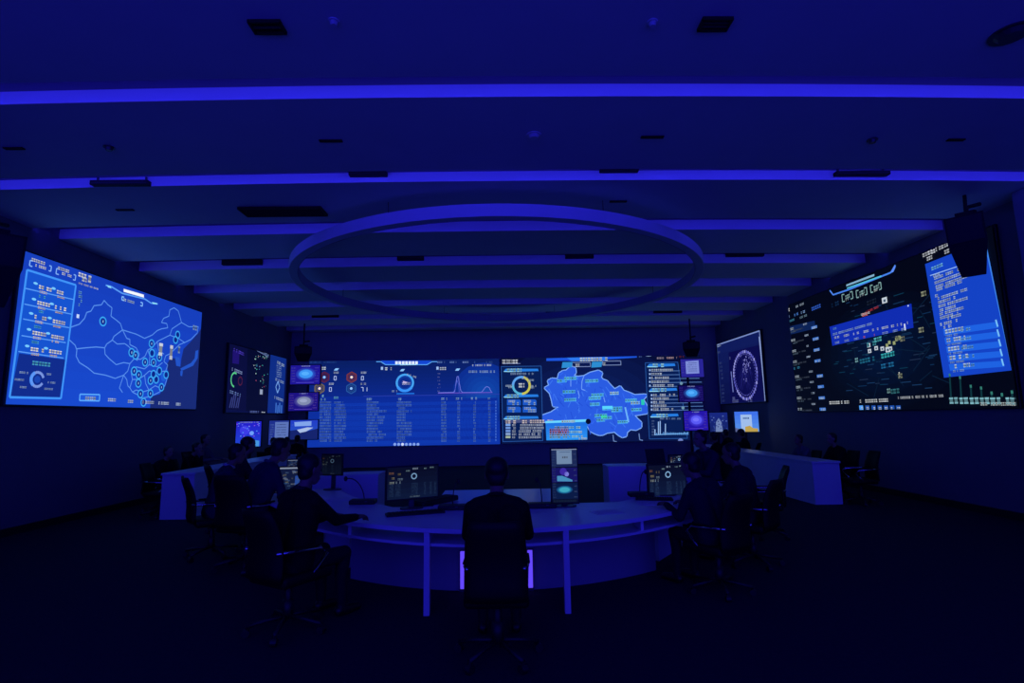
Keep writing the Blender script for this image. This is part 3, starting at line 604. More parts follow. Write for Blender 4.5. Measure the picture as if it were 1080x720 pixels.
def small_right():
    X = XR-.07; yn = (atX(801, 348, X).y+atX(808, 424, X).y)/2; yf = min((atX(746.7, 366.5, X).y+atX(751, 426, X).y)/2, YB-.2); zt = (atX(801, 348, X).z+atX(746.7, 366.5, X).z)/2; zb = (atX(808, 424, X).z+atX(751, 426, X).z)/2
    t, D = wall_screen('projection_screen', 'dim wall screen with a dotted ring diagram and pale border, right wall by the corner', 'R', yn, yf, zb, zt, (11, 20, 76))
    B = lambda x, y: D.px(730+x*.20833, 330+y*.20833)
    D.grad(0, 0, D.w, D.h, (16, 28, 92), (9, 16, 70), 6); D.up()
    D.poly([B(185, 200), B(345, 160), B(365, 440), B(195, 455)], (10, 10, 74)); D.up()
    D.line([(0.02, .02), (D.w-.02, .02), (D.w-.02, D.h-.02)], (120, 140, 200), .045); D.line([(.02, .02), (.02, D.h)], (40, 60, 120), .03); D.line([B(340, 120), B(372, 445)], (150, 170, 220), .05)
    a, b = B(88, 172); D.text(a, b, 1.1, .14, (150, 170, 215), -.02); a, b = B(100, 205); D.text(a, b, .8, .07, (80, 100, 160))
    for r in range(11):
        for c in range(3):
            if random.random() < .75: a, b = B(95+c*22+r*1.5, 250+r*19); D.text(a, b, .22, .07, (66, 84, 150))
    cx, cyy = B(268, 312); n = 44
    for i in range(n):
        th = 2*math.pi*i/n; a = cx+.86*math.cos(th); b = cyy+.78*math.sin(th)-.02*math.cos(2*th)
        D.rect(a-.045, b-.045, a+.045, b+.045, random.choice([(120, 120, 210), (150, 150, 225), (90, 90, 190)]))
        a = cx+.75*math.cos(th+.05); b = cyy+.68*math.sin(th+.05); D.rect(a-.02, b-.02, a+.02, b+.02, (90, 90, 190))
    hx, hy = B(272, 262)
    for i in range(46):
        a = hx+random.gauss(0, .16); b = hy+random.gauss(0, .22); D.rect(a, b, a+.04, b+.04, (130, 130, 205)); 
        if i % 2: D.line([(a, b), (cx+random.uniform(-.6, .6), cyy+random.uniform(.0, .55))], (36, 36, 120), .012)
    for i in range(7): a, b = B(196+i*1.5, 296+i*15); D.rect(a, b, a+.07, b+.1, (110, 120, 190))
    for (x, y, w) in ((205, 440, .5), (285, 436, .3), (205, 425, .2), (190, 222, .15)): a, b = B(x, y); D.text(a, b, w, .1, (110, 120, 190))
    D.build(t)
small_right()

# ------------------------------------------------------------------ televisions on floor poles and stands
def tv_box(parent, name, c, w, h, yaw, draw, part=True):
    """television centred at c facing the camera side; returns its object"""
    R = Matrix.Rotation(yaw, 3, 'Z')
    fr = box('bezel', c+R @ Vector((0, .03, 0)), (w+.04, .05, h+.04), MBLACK, parent, .006, R)
    D = Display(('Y', c.y), c+R @ Vector((-w/2, 0, h/2)), R @ Vector((1, 0, 0)), (0, 0, -1), w, h, R @ Vector((0, -1, 0)))
    draw(D); o = D.build(None); o.parent = parent; return o
def d_ellipse(bgc, ec, sub):
    def f(D):
        D.rect(0, 0, D.w, D.h, bgc); D.up()
        for k in range(3): D.circ(D.w*.52, D.h*.47, D.w*(.34-.05*k), tuple(min(255, bgc[i]+(ec[i]-bgc[i])*(.25+.2*k)) for i in range(3)), 20, D.h*(.34-.06*k)); D.up()
        D.circ(D.w*.52, D.h*.46, D.w*.23, ec, 20, D.h*.23); D.up()
        D.circ(D.w*.5, D.h*.44, D.w*.13, tuple(min(255, v+25) for v in ec), 16, D.h*.1); D.up()
        for r in range(6):
            for x in (.03, .82): D.text(D.w*x, D.h*(.12+.14*r), D.w*.14, D.h*.05, sub)
        D.text(D.w*.36, D.h*.02, D.w*.3, D.h*.06, (170, 180, 250)); D.rect(D.w*.2, D.h*.9, D.w*.8, D.h*.92, sub)
    return f
def d_scene(D):
    D.grad(0, 0, D.w, D.h, (34, 60, 200), (40, 90, 190), 6); D.up()
    D.poly([(D.w*.2, D.h*.1), (D.w*.78, D.h*.06), (D.w*.78, D.h*.3), (D.w*.22, D.h*.32)], (130, 165, 235)); D.up()
    D.poly([(0, D.h*.55), (D.w*.3, D.h*.5), (D.w*.6, D.h*.6), (D.w, D.h*.45), (D.w, D.h), (0, D.h)], (22, 36, 110)); D.up()
    D.poly([(D.w*.3, D.h*.5), (D.w*.65, D.h*.38), (D.w*.85, D.h*.4), (D.w*.6, D.h*.6), (D.w*.4, D.h*.66)], (170, 190, 230)); D.text(D.w*.03, D.h*.2, D.w*.12, D.h*.06, (150, 170, 240))
def d_page(D):
    D.rect(0, 0, D.w, D.h, (30, 48, 140)); D.up(); D.rect(D.w*.3, D.h*.06, D.w*.98, D.h*.98, (92, 116, 184)); D.up()
    for r in range(7): D.text(D.w*.05, D.h*(.15+.1*r), D.w*.2, D.h*.05, (100, 130, 220)); D.text(D.w*.38, D.h*(.15+.11*r), D.w*.5, D.h*.035, (60, 80, 150))
def d_cloud(D):
    D.grad(0, 0, D.w, D.h, (36, 30, 200), (30, 70, 210), 8); D.up()
    D.poly([(D.w*.3, D.h), (D.w*.25, D.h*.7), (D.w*.42, D.h*.58), (D.w*.6, D.h*.72), (D.w*.95, D.h*.78), (D.w*.95, D.h)], (70, 150, 225)); D.up()
    D.circ(D.w*.4, D.h*.75, D.w*.11, (120, 200, 240), 14); D.circ(D.w*.63, D.h*.47, D.w*.09, (110, 160, 250), 12); D.circ(D.w*.35, D.h*.35, D.w*.2, (60, 60, 230), 14); D.up()
    for i in range(22): a, b = random.uniform(0, D.w*.9), random.uniform(D.h*.05, D.h*.6); D.rect(a, b, a+D.w*.05, b+D.h*.03, random.choice([(110, 120, 250), (150, 90, 240), (90, 160, 250)]))
    D.text(D.w*.1, D.h*.01, D.w*.8, D.h*.05, (150, 160, 250))
def d_sky(D):
    D.grad(0, 0, D.w, D.h, (60, 110, 235), (90, 150, 230), 5); D.up(); D.rect(D.w*.25, D.h*.15, D.w*.72, D.h*.95, (160, 190, 235)); D.up()
    D.text(D.w*.35, D.h*.28, D.w*.28, D.h*.1, (90, 130, 220)); D.poly([(D.w*.4, D.h), (D.w*.42, D.h*.75), (D.w*.62, D.h*.7), (D.w*.75, D.h*.82), (D.w*.95, D.h*.85), (D.w*.95, D.h)], (190, 160, 80)); D.poly([(0, D.h), (0, D.h*.8), (D.w*.2, D.h*.85), (D.w*.25, D.h)], (90, 100, 150))
def d_photo(D):
    D.grad(0, 0, D.w, D.h, (24, 40, 130), (20, 34, 100), 4); D.up(); D.poly([(D.w*.3, D.h), (D.w*.35, D.h*.5), (D.w*.5, D.h*.3), (D.w*.65, D.h*.5), (D.w*.7, D.h)], (110, 130, 180)); D.up()
    for i in range(30): a, b = random.uniform(0, D.w*.9), random.uniform(D.h*.05, D.h*.9); D.rect(a, b, a+D.w*.07, b+D.h*.05, random.choice([(50, 70, 150), (90, 110, 180), (40, 56, 120)]))
def d_white(D):
    D.rect(0, 0, D.w, D.h, (40, 36, 150)); D.up(); D.poly([(D.w*.22, D.h*.12), (D.w*.8, D.h*.08), (D.w*.8, D.h*.8), (D.w*.22, D.h*.82)], (125, 140, 215)); D.up()
    for r in range(5): D.text(D.w*.3, D.h*(.2+.11*r), D.w*.42, D.h*.045, (80, 95, 180)); D.text(D.w*.03, D.h*(.2+.13*r), D.w*.14, D.h*.05, (100, 90, 220))
def tv_post(label, x, tvs):
    """floor pole carrying televisions one above another; tvs = (px centre, py centre, w px, h px, draw)"""
    Yv = 19.3; p0 = atY(x, 440, Yv)
    t = thing('television_stand', label, 'television stand', (p0.x, Yv+.16, 0))
    bm = bmesh.new(); add_box(bm, (0, 0, .015), (.8, .6, .03), bevel=.008, seg=1); obj('base', bm, MBLACK, t)
    top = max(atY(px, py, Yv).z for px, py, *_ in tvs)+.2
    bm = bmesh.new(); add_cyl(bm, (0, .1, .03), (0, .1, top), .045, n=12); obj('pole', bm, MBLACK, t)
    for px, py, *_ in tvs:
        c = atY(px, py, Yv); bm = bmesh.new(); add_box(bm, (0, .03, c.z), (.3, .12, .2)); obj('bracket', bm, MBLACK, t)
def tv(label, px, py, wpx, hpx, draw, Yv=19.3, yaw=0., stand=False):
    c = atY(px, py, Yv); s = (c-CAM).dot(FWD)/FPX
    t = thing('television', label, 'television', (c.x, Yv, c.z-hpx*s/2))
    w, h = wpx*s, hpx*s; R = Matrix.Rotation(yaw, 3, 'Z'); z = Vector((0, 0, h/2))
    box('bezel', z+R @ Vector((0, .04, 0)), (w+.05, .06, h+.05), MBLACK, t, .006, R)
    t.matrix_basis  # location only
    D = Display(('Y', Yv), R @ Vector((-w/2, 0, 0))+Vector((0, 0, h)), R @ Vector((1, 0, 0)), (0, 0, -1), w, h, R @ Vector((0, -1, 0)))
    draw(D); o = D.build(None); o.parent = t
    if stand:
        zb = -(c.z-hpx*s/2)
        bm = bmesh.new(); add_cyl(bm, (0, .12, zb+.03), (0, .12, h*.6), .04, n=10); add_box(bm, (0, .09, h*.5), (.2, .06, .15)); obj('pole', bm, MBLACK, t)
        bm = bmesh.new(); add_box(bm, (0, .1, zb+.015), (.7, .5, .03), bevel=.006, seg=1); obj('base', bm, MBLACK, t)
    return t
L3 = [(322, 395, 31, 20, d_ellipse((30, 22, 150), (60, 150, 245), (100, 90, 230))), (320, 423.5, 31, 19, d_ellipse((28, 18, 130), (130, 140, 175), (110, 80, 200))), (319.5, 453, 31, 20, d_scene)]
R3 = [(730, 388, 24, 19, d_white), (729, 415, 26, 17, d_ellipse((18, 12, 92), (60, 150, 235), (80, 60, 190))), (734, 443.5, 25, 20, d_ellipse((36, 22, 170), (90, 90, 245), (110, 80, 220)))]
tv_post('black floor pole carrying three stacked televisions at the left end of the video wall', 321, L3)
tv_post('black floor pole carrying three stacked televisions at the right end of the video wall', 730.5, R3)
for (px, py, w, h, d), lb in zip(L3, ('television with a bright cyan ellipse, topmost of the left stack', 'television with a pale grey ellipse, middle of the left stack', 'television with a pale landscape picture, lowest of the left stack')): tv(lb, px, py, w, h, d)
for (px, py, w, h, d), lb in zip(R3, ('television with a pale page, topmost of the right stack', 'television with a cyan cloud on violet, middle of the right stack', 'television with a violet glow, lowest of the right stack')): tv(lb, px, py, w, h, d)
tv('television on a stand glowing violet and cyan under the dark left wall screen', 262, 457.5, 25, 26, d_cloud, 15.0, .12, True)
tv('television on a stand showing a grey page beside the lowest left-stack television', 294, 456, 20, 25, d_page, 17.0, .1, True)
tv('dim television on a stand with a grey photo, right of the right stack', 758, 445, 19, 20, d_photo, 18.6, -.05, True)
tv('bright television on a stand with pale sky and yellow strip near the right corner', 787.5, 444.5, 24, 21, d_sky, 16.6, -.12, True)

# ------------------------------------------------------------------ loudspeakers
def speaker(label, px, py, Yv, w, d, h, yaw, tilt, X=None):
    c = atY(px, py, Yv); t = thing('loudspeaker', label, 'loudspeaker', tuple(c), yaw)
    R = Matrix.Rotation(tilt, 3, 'X')
    bm = bmesh.new()
    def T(p): return R @ Vector(p)
    prof = [(-.5, -.5, .5), (.5, -.5, .5), (.32, .5, .5), (-.32, .5, .5)]
    lo = [bm.verts.new(T((x*w*.62, y*d*.75, -h/2))) for x, y, _ in prof]; mid = [bm.verts.new(T((x*w, y*d, h*.05))) for x, y, _ in prof]; hi = [bm.verts.new(T((x*w, y*d, h/2))) for x, y, _ in prof]
    bm.faces.new(lo); bm.faces.new(hi)
    for A, B in ((lo, mid), (mid, hi)):
        for i in range(4): bm.faces.new((A[i], A[(i+1) % 4], B[(i+1) % 4], B[i]))
    obj('cabinet', bm, MGRILL, t)
    bm = bmesh.new(); add_box(bm, T((0, -d*.5-.006, h*.27)), (w*.9, .012, h*.4), R); obj('grille', bm, MBLACK, t)
    bm = bmesh.new(); add_box(bm, T((0, d*.1, h/2+.03)), (w*.5, d*.5, .06), R); add_tube(bm, [T((0, d*.1, h/2+.02)), T((0, d*.45, h/2+.14)), T((w*.3, d*.8, h/2+.16))], .03); obj('bracket', bm, MGRILL, t)
    bm = bmesh.new(); add_cyl(bm, T((0, d*.1, h/2+.02)), (0, d*.1, ZC+.02-c.z), .025, n=10); obj('ceiling_rod', bm, MGRILL, t)
    return t
speaker('big black loudspeaker hanging before the top corner of the right wall screen', 1024, 259, 7.75, .46, .42, .92, -.9, .18)
speaker('black loudspeaker at the left photo edge above the left wall map screen', -13, 283, 7.2, .62, .5, 1.0, .9, .18)
speaker('small black loudspeaker above the left television stack', 320, 373, 18.2, .55, .42, .5, .3, .2)
speaker('small black loudspeaker above the right television stack', 729, 368, 18.2, .55, .42, .5, -.3, .2)

#PART2
# ------------------------------------------------------------------ horseshoe command desk
def par(x, off=0.): return 4.95+off+.235*(x+.03)**2
def strip_pts(x0, x1, off, n=28): return [(x0+(x1-x0)*i/n, par(x0+(x1-x0)*i/n, off)) for i in range(n+1)]
desk = thing('command_desk', 'large white horseshoe command desk with curved front in the middle of the room', 'desk', (0, 5.9, 0))
def DK(name, pts, z0, z1, m, par_=None):
    bm = bmesh.new(); add_prism(bm, [(x, y-5.9) for x, y in pts], z0, z1); return obj(name, bm, m, par_ or desk)
outer = strip_pts(-3.15, 3.15, 0)
inner = [(3.05, 8.0), (2.35, 8.0), (1.95, 7.15), (1.62, 6.62), (1.3, 6.33), (-1.25, 6.27), (-1.55, 6.62), (-1.95, 7.2), (-2.4, 8.0), (-3.1, 8.0)]
DK('desk_top', outer+inner, .71, .75, MWHITE)
sh_o = strip_pts(-2.3, 2.3, .05); sh_i = [(x, y+.42) for x, y in reversed(sh_o)]
DK('shelf', sh_o+sh_i, .585, .61, MWHITE)
for x in (-2.2, -1.52, -.7, .55, 1.35, 2.1):
    y = par(x, .06); DK('shelf_divider', [(x-.015, y), (x+.015, y), (x+.015, y+.38), (x-.015, y+.38)], .61, .71, MWHITE)
def drum(x): return 5.72+.20*(x+.05)**2
dr = [(x*.1, drum(x*.1)) for x in range(-17, 18)]
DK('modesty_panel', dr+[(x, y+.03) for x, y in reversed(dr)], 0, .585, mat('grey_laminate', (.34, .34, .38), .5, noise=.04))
for x in (-.70, .555):
    y = par(x, .045); DK('front_post', [(x-.026, y-.03), (x+.026, y-.03), (x+.026, y+.05), (x-.026, y+.05)], 0, .71, MWHITE)
for s in (-1, 1):
    pts = [(s*1.8, 6.75), (s*2.3, 7.4), (s*2.5, 7.95), (s*2.54, 7.93), (s*2.34, 7.38), (s*1.84, 6.7)]
    DK('side_panel', pts if s > 0 else pts[::-1], 0, .71, MWHITE)
MLED = mat('violet_led', (.1, .1, .1), .4, emit=(.13, .065, 1.), estr=1.0)
for i, x in enumerate((-.425, .255)):
    y = drum(x)-.03; l = thing('light_tube', ('glowing violet upright light under the desk, left of the central chair', 'glowing violet upright light under the desk, right of the central chair')[i], 'light', (x, y, 0))
    bm = bmesh.new(); add_box(bm, (0, 0, .21), (.05, .03, .36), bevel=.004, seg=1); obj('diffuser', bm, MLED, l)
    bm = bmesh.new(); add_box(bm, (0, .012, .21), (.062, .022, .38)); add_box(bm, (0, .01, .012), (.07, .04, .024)); obj('housing', bm, MGREY, l)
# table leaf behind the desk centre
leaf = thing('side_table', 'white rectangular table set behind the desk centre', 'table', (-.08, 7.0, 0))
bm = bmesh.new(); add_box(bm, (0, 0, .73), (1.46, 1.3, .03), bevel=.006, seg=1); obj('table_top', bm, mat('pale_laminate', (.86, .86, .9), .22, noise=.03), leaf)
for sx in (-1, 1):
    for sy in (-1, 1): bm = bmesh.new(); add_box(bm, (sx*.68, sy*.6, .3575), (.05, .05, .715)); obj('leg', bm, MWHITE, leaf)
# curved white end cabinets
def end_cabinet(label, pts, h):
    cx = sum(p[0] for p in pts)/len(pts); cy = sum(p[1] for p in pts)/len(pts)
    t = thing('end_cabinet', label, 'cabinet', (cx, cy, 0))
    q = [(x-cx, y-cy) for x, y in pts]
    bm = bmesh.new(); add_prism(bm, q, .06, h-.03); obj('body', bm, MWHITE, t)
    bm = bmesh.new(); add_prism(bm, [(x*1.01, y*1.01) for x, y in q], h-.03, h); obj('top', bm, MWHITE, t)
    bm = bmesh.new(); add_prism(bm, [(x*.93, y*.93) for x, y in q], 0, .06); obj('plinth', bm, MBLACK, t)
end_cabinet('white curved cabinet past the left end of the desk', [(-3.1, 8.35), (-2.75, 8.62), (-2.4, 8.76), (-1.99, 8.8), (-1.99, 9.3), (-2.5, 9.25), (-3.1, 8.9)], .87)
end_cabinet('white cabinet past the right end of the desk', [(1.66, 8.7), (2.3, 8.68), (2.9, 8.5), (2.9, 9.1), (2.3, 9.2), (1.66, 9.2)], .93)
# long wall counters
def counter(label, xa, xb, ya, yb, inner_x, h=.83):
    t = thing('long_counter', label, 'counter', ((xa+xb)/2, (ya+yb)/2, 0)); cx, cy = (xa+xb)/2, (ya+yb)/2
    bm = bmesh.new(); add_box(bm, (0, 0, h-.02), (xb-xa+.04, yb-ya+.04, .04), bevel=.006, seg=1); obj('worktop', bm, MWHITE, t)
    bm = bmesh.new(); add_box(bm, (0, -(yb-ya)/2+.02, (h-.04)/2), (xb-xa, .04, h-.04)); obj('end_panel', bm, MWHITE, t)
    bm = bmesh.new(); add_box(bm, (0, (yb-ya)/2-.02, (h-.04)/2), (xb-xa, .04, h-.04)); obj('end_panel', bm, MWHITE, t)
    n = 5; L = (yb-ya-.08)/n
    for i in range(n):
        bm = bmesh.new(); add_box(bm, (inner_x-cx, -(yb-ya)/2+.04+L*(i+.5), (h-.04)/2), (.03, L-.008, h-.04)); obj('front_panel', bm, MWHITE, t)
counter('long white counter running along the left wall', -6.2, -5.62, 10.15, 15.0, -5.635, .82)
counter('long white counter running along the right wall', 5.88, 6.4, 10.4, 16.8, 5.895, .80)

# ------------------------------------------------------------------ things on the desk
def d_dash(k=1.):
    def f(D):
        m = lambda c: tuple(v*k for v in c)
        D.grad(0, 0, D.w, D.h, m((8, 12, 34)), m((13, 26, 58)), 6); D.up()
        for (x, y, c) in ((.03, .14, (130, 90, 70)), (.2, .18, (120, 110, 80)), (.05, .3, (140, 130, 100)), (.2, .34, (110, 130, 150)), (.04, .44, (150, 160, 160)), (.16, .44, (130, 150, 170))): D.text(D.w*x, D.h*y, D.w*.1, D.h*.07, m(c))
        D.arc(D.w*.52, D.h*.3, D.h*.085, 0, 6.28, m((120, 160, 200)), D.h*.035, 16); D.text(D.w*.46, D.h*.03, D.w*.14, D.h*.06, m((150, 165, 190)))
        for (x, y) in ((.36, .1), (.72, .05), (.84, .03)): D.text(D.w*x, D.h*y, D.w*.08, D.h*.04, m((140, 170, 180)))
        for r in range(9):
            for (x, w) in ((.04, .08), (.16, .1), (.47, .13), (.72, .04), (.84, .04), (.93, .04)): D.text(D.w*x, D.h*(.52+.045*r), D.w*w, D.h*.028, m((46, 70, 112)))
        D.text(D.w*.44, D.h*.93, D.w*.2, D.h*.04, m((110, 130, 150)))
    return f
def d_triple(D):
    D.rect(0, 0, D.w, D.h, (8, 14, 40)); D.up(); W, H = D.w, D.h
    D.rect(0, .005*H, W, .33*H, (26, 40, 84)); D.rect(0, .35*H, W, .62*H, (22, 20, 96)); D.rect(0, .64*H, W, .93*H, (10, 26, 66)); D.up()
    D.rect(.2*W, .02*H, .8*W, .28*H, (112, 136, 168)); D.rect(0, 0, W, .012*H, (150, 165, 190)); D.up(); D.rect(.32*W, .05*H, .74*W, .06*H, (60, 80, 120)); D.text(.36*W, .13*H, .3*W, .05*H, (130, 150, 180))
    D.poly([(.2*W, .6*H), (.2*W, .5*H), (.4*W, .5*H), (.8*W, .58*H), (.8*W, .61*H)], (70, 140, 185)); D.circ(.58*W, .47*H, .09*W, (120, 120, 215), 12); D.circ(.45*W, .42*H, .14*W, (60, 40, 160), 12)
    for k, c in enumerate(((20, 70, 120), (36, 120, 160), (60, 165, 190))): D.circ(.48*W, .76*H, W*(.32-.06*k), c, 18, H*(.075-.015*k)); D.up()
    for r in range(18):
        D.text(.02*W, H*(.04+.05*r), .13*W, .016*H, (70, 90, 140)); 
        if r % 2: D.text(.86*W, H*(.04+.05*r), .12*W, .016*H, (90, 105, 150))
    for i in range(16): D.rect(W*(.05+.056*i), .95*H, W*(.07+.056*i), .985*H, (24, 40, 60))
def monitor(name, label, px, py, wpx, hpx, Yv, yaw, draw, tilt=0., desk_z=.75, foot=True):
    c = atY(px, py, Yv); s = (c-CAM).dot(FWD)/FPX; w, h = wpx*s/max(.3, math.cos(yaw)), hpx*s
    t = thing(name, label, 'monitor', (c.x, Yv, desk_z), yaw); zc = c.z-desk_z
    R = Matrix.Rotation(-tilt, 3, 'X'); o = Vector((0, 0, zc))
    bm = bmesh.new(); add_box(bm, o+R @ Vector((0, .018, 0)), (w+.03, .03, h+.035), R, .004, 1); obj('bezel', bm, MBLACK, t)
    D = Display(('Y', Yv), o+R @ Vector((-w/2, 0, h/2)), (1, 0, 0), R @ Vector((0, 0, -1)), w, h, R @ Vector((0, -1, 0)))
    D.n = D.n*.6; draw(D); q = D.build(None); q.parent = t
    if foot:
        bm = bmesh.new(); add_box(bm, (0, .06, zc*.5), (.06, .03, max(.03, zc)), bevel=.004, seg=1); obj('stand', bm, MGREY, t)
        bm = bmesh.new(); add_prism(bm, [(.13*math.cos(a*math.pi/8), .04+.10*math.sin(a*math.pi/8)) for a in range(16)], 0, .014); obj('base', bm, MGREY, t)
    return t
monitor('monitor', 'wide monitor showing a dim data table, on the desk left of the central person', 435.5, 508.5, 49, 32, 6.12, .45, d_dash(.95))
monitor('monitor', 'wide monitor with dim data table before the person at the desk right side', 704, 507, 42, 33, 6.75, .22, d_dash(1.05))
monitor('monitor', 'small monitor peeking over the wide monitor at the desk right side', 716, 487, 20, 13, 8.05, .15, d_dash(1.2), desk_z=.75)
monitor('portrait_display', 'tall portrait display with three stacked pictures standing on the desk right of centre', 595.5, 501.5, 27, 55, 6.05, .06, d_triple)
def d_lap(D):
    D.rect(0, 0, D.w, D.h, (16, 26, 60)); D.up(); D.rect(0, 0, D.w, D.h*.05, (130, 140, 160))
    for i in range(60): a, b = random.uniform(0, D.w*.9), random.uniform(D.h*.1, D.h*.92); D.text(a, b, D.w*.1, D.h*.04, random.choice([(90, 120, 170), (120, 120, 110), (60, 110, 180), (140, 150, 170)]))
    D.poly([(D.w*.5, D.h*.3), (D.w*.95, D.h*.2), (D.w*.9, D.h*.6), (D.w*.5, D.h*.7)], (36, 70, 150))
monitor('monitor', 'bright dashboard monitor left of the jacketed person at the desk left side', 311, 508, 32, 30, 7.15, .1, d_lap, .12)
monitor('monitor', 'small monitor with a bright top edge behind the bright dashboard monitor', 314, 489.5, 20, 9, 8.6, .1, d_lap, desk_z=.75, foot=True)
monitor('monitor', 'dark monitor with a thin lit top edge right of the head at desk left', 350, 490, 22, 20, 7.85, -.2, d_dash(.55))
def laptop_dark():
    c = atY(697, 480, 8.7); t = thing('laptop', 'black laptop standing open on the white cabinet past the desk right end', 'laptop', (c.x, 8.78, .93), .25)
    bm = bmesh.new(); add_box(bm, (0, 0, .012), (.34, .24, .02), bevel=.004, seg=1); obj('base', bm, MBLACK, t)
    bm = bmesh.new(); add_box(bm, (0, .13, .13), (.34, .014, .24), Matrix.Rotation(-.25, 3, 'X'), .004, 1); obj('lid', bm, MBLACK, t)
    bm = bmesh.new(); add_box(bm, (0, .12, .018), (.3, .02, .012)); obj('hinge', bm, MGREY, t)
laptop_dark()
def mic(label, px, py, dx, dy):
    p = atZ(px, py, .75); t = thing('desk_microphone', label, 'microphone', (p.x, p.y, .75))
    bm = bmesh.new(); lo = add_box(bm, (0, 0, .025), (.30, .16, .05), bevel=.01); obj('base', bm, MBLACK, t)
    pts = [Vector((0, .05, .05))]
    for i in range(1, 9): u = i/8; pts.append(Vector((dx*(u**1.6), .05+dy*u, .05+.24*math.sin(u*1.75))))
    bm = bmesh.new(); add_tube(bm, pts, .006); obj('gooseneck', bm, MBLACK, t)
    bm = bmesh.new(); add_ball(bm, pts[-1], (.022, .022, .03)); obj('capsule', bm, MBLACK, t, True)
    bm = bmesh.new(); add_box(bm, (.05, -.078, .035), (.03, .008, .012), bevel=.002, seg=1); obj('button', bm, MGREY, t)
mic('black desk microphone before the pale table, left of the central person', 477, 537, .06, .02)
mic('black desk microphone before the pale table, right of the central person', 572, 535, -.05, .02)
mic('black gooseneck microphone by the hand of the person at the desk left side', 383, 531, -.22, -.02)
mic('black gooseneck microphone before the monitor at the desk right side', 676, 523, .08, -.02)
def slab(name, label, cat, px, py, z, size, rot, m, keys=False):
    p = atZ(px, py, z); t = thing(name, label, cat, (p.x, p.y, z), rot)
    bm = bmesh.new(); add_box(bm, (0, 0, size[2]/2), size, bevel=min(size)*.2, seg=1); obj('body', bm, m, t)
    if keys:
        for r in range(4):
            bm = bmesh.new()
            for k in range(14): add_box(bm, ((k-6.5)*size[0]*.067, (r-1.5)*size[1]*.21, size[2]+.003), (size[0]*.055, size[1]*.16, .008))
            obj('key_row', bm, MGRILL, t)
    return t
slab('keyboard', 'black keyboard lying askew under the wide left monitor', 'keyboard', 438, 542, .75, (.60, .15, .022), .32, MBLACK, True)
slab('keyboard', 'black keyboard on the desk before the right wide monitor', 'keyboard', 690, 527, .75, (.42, .14, .022), -.25, MBLACK, True)
t = slab('document_folder', 'thin black folder leaning from the wide left monitor to the pale table', 'folder', 459, 530, .75, (.62, .2, .05), .95, MBLACK)
bm = bmesh.new(); add_box(bm, (0, .0, .053), (.60, .18, .006)); obj('cover', bm, MGRILL, t)
def sheet(label, px, py, w, d, rot, z=.75, m=MPAPER, n=1):
    p = atZ(px, py, z); t = thing('paper_sheet', label, 'paper', (p.x, p.y, z), rot)
    bm = bmesh.new(); add_box(bm, (0, 0, .0015), (w, d, .003)); 
    vs = [v for v in bm.verts if v.co.x > 0 and v.co.y > 0]
    for v in vs: v.co.z += .006
    obj('leaf', bm, m, t)
    for k in range(5):
        bm = bmesh.new(); add_box(bm, (-w*.05, d*(.32-.15*k), .0042), (w*.7, d*.02, .001)); obj('print_line', bm, mat('ink', (.5, .5, .52), .8), t)
sheet('blue-lit paper sheet on the desk right of the portrait display', 640, 540, .3, .21, .25)
def glow_sheet(label, px, py, w, d, rot, z=.75):  # added self-glowing sheet making a bright white patch, not a known device
    p = atZ(px, py, z); t = thing('glow_sheet', label, 'glow_sheet', (p.x, p.y, z), rot)
    bm = bmesh.new(); add_box(bm, (0, 0, .005), (w, d, .01), bevel=.003, seg=1); obj('body', bm, MBLACK, t)
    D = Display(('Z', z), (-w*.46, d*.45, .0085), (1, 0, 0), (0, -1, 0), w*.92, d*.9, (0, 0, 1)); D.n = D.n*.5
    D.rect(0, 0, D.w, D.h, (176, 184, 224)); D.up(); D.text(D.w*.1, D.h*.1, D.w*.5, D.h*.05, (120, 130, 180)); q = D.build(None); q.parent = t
glow_sheet('added glowing white sheet lying on the desk below the dashboard monitor', 304, 535, .17, .22, .1)
glow_sheet('added glowing white sheet by the elbow of the person left of the dashboard monitor', 288, 519, .28, .16, -.15)
glow_sheet('added glowing white sheet before the dark monitor with the lit top edge', 347, 508, .26, .10, .2)
sheet('crumpled white papers near the gooseneck microphone at the desk left', 356, 527, .30, .21, .5)
sheet('white paper under the arm of the person at the desk right side', 688, 531, .30, .21, -.3)

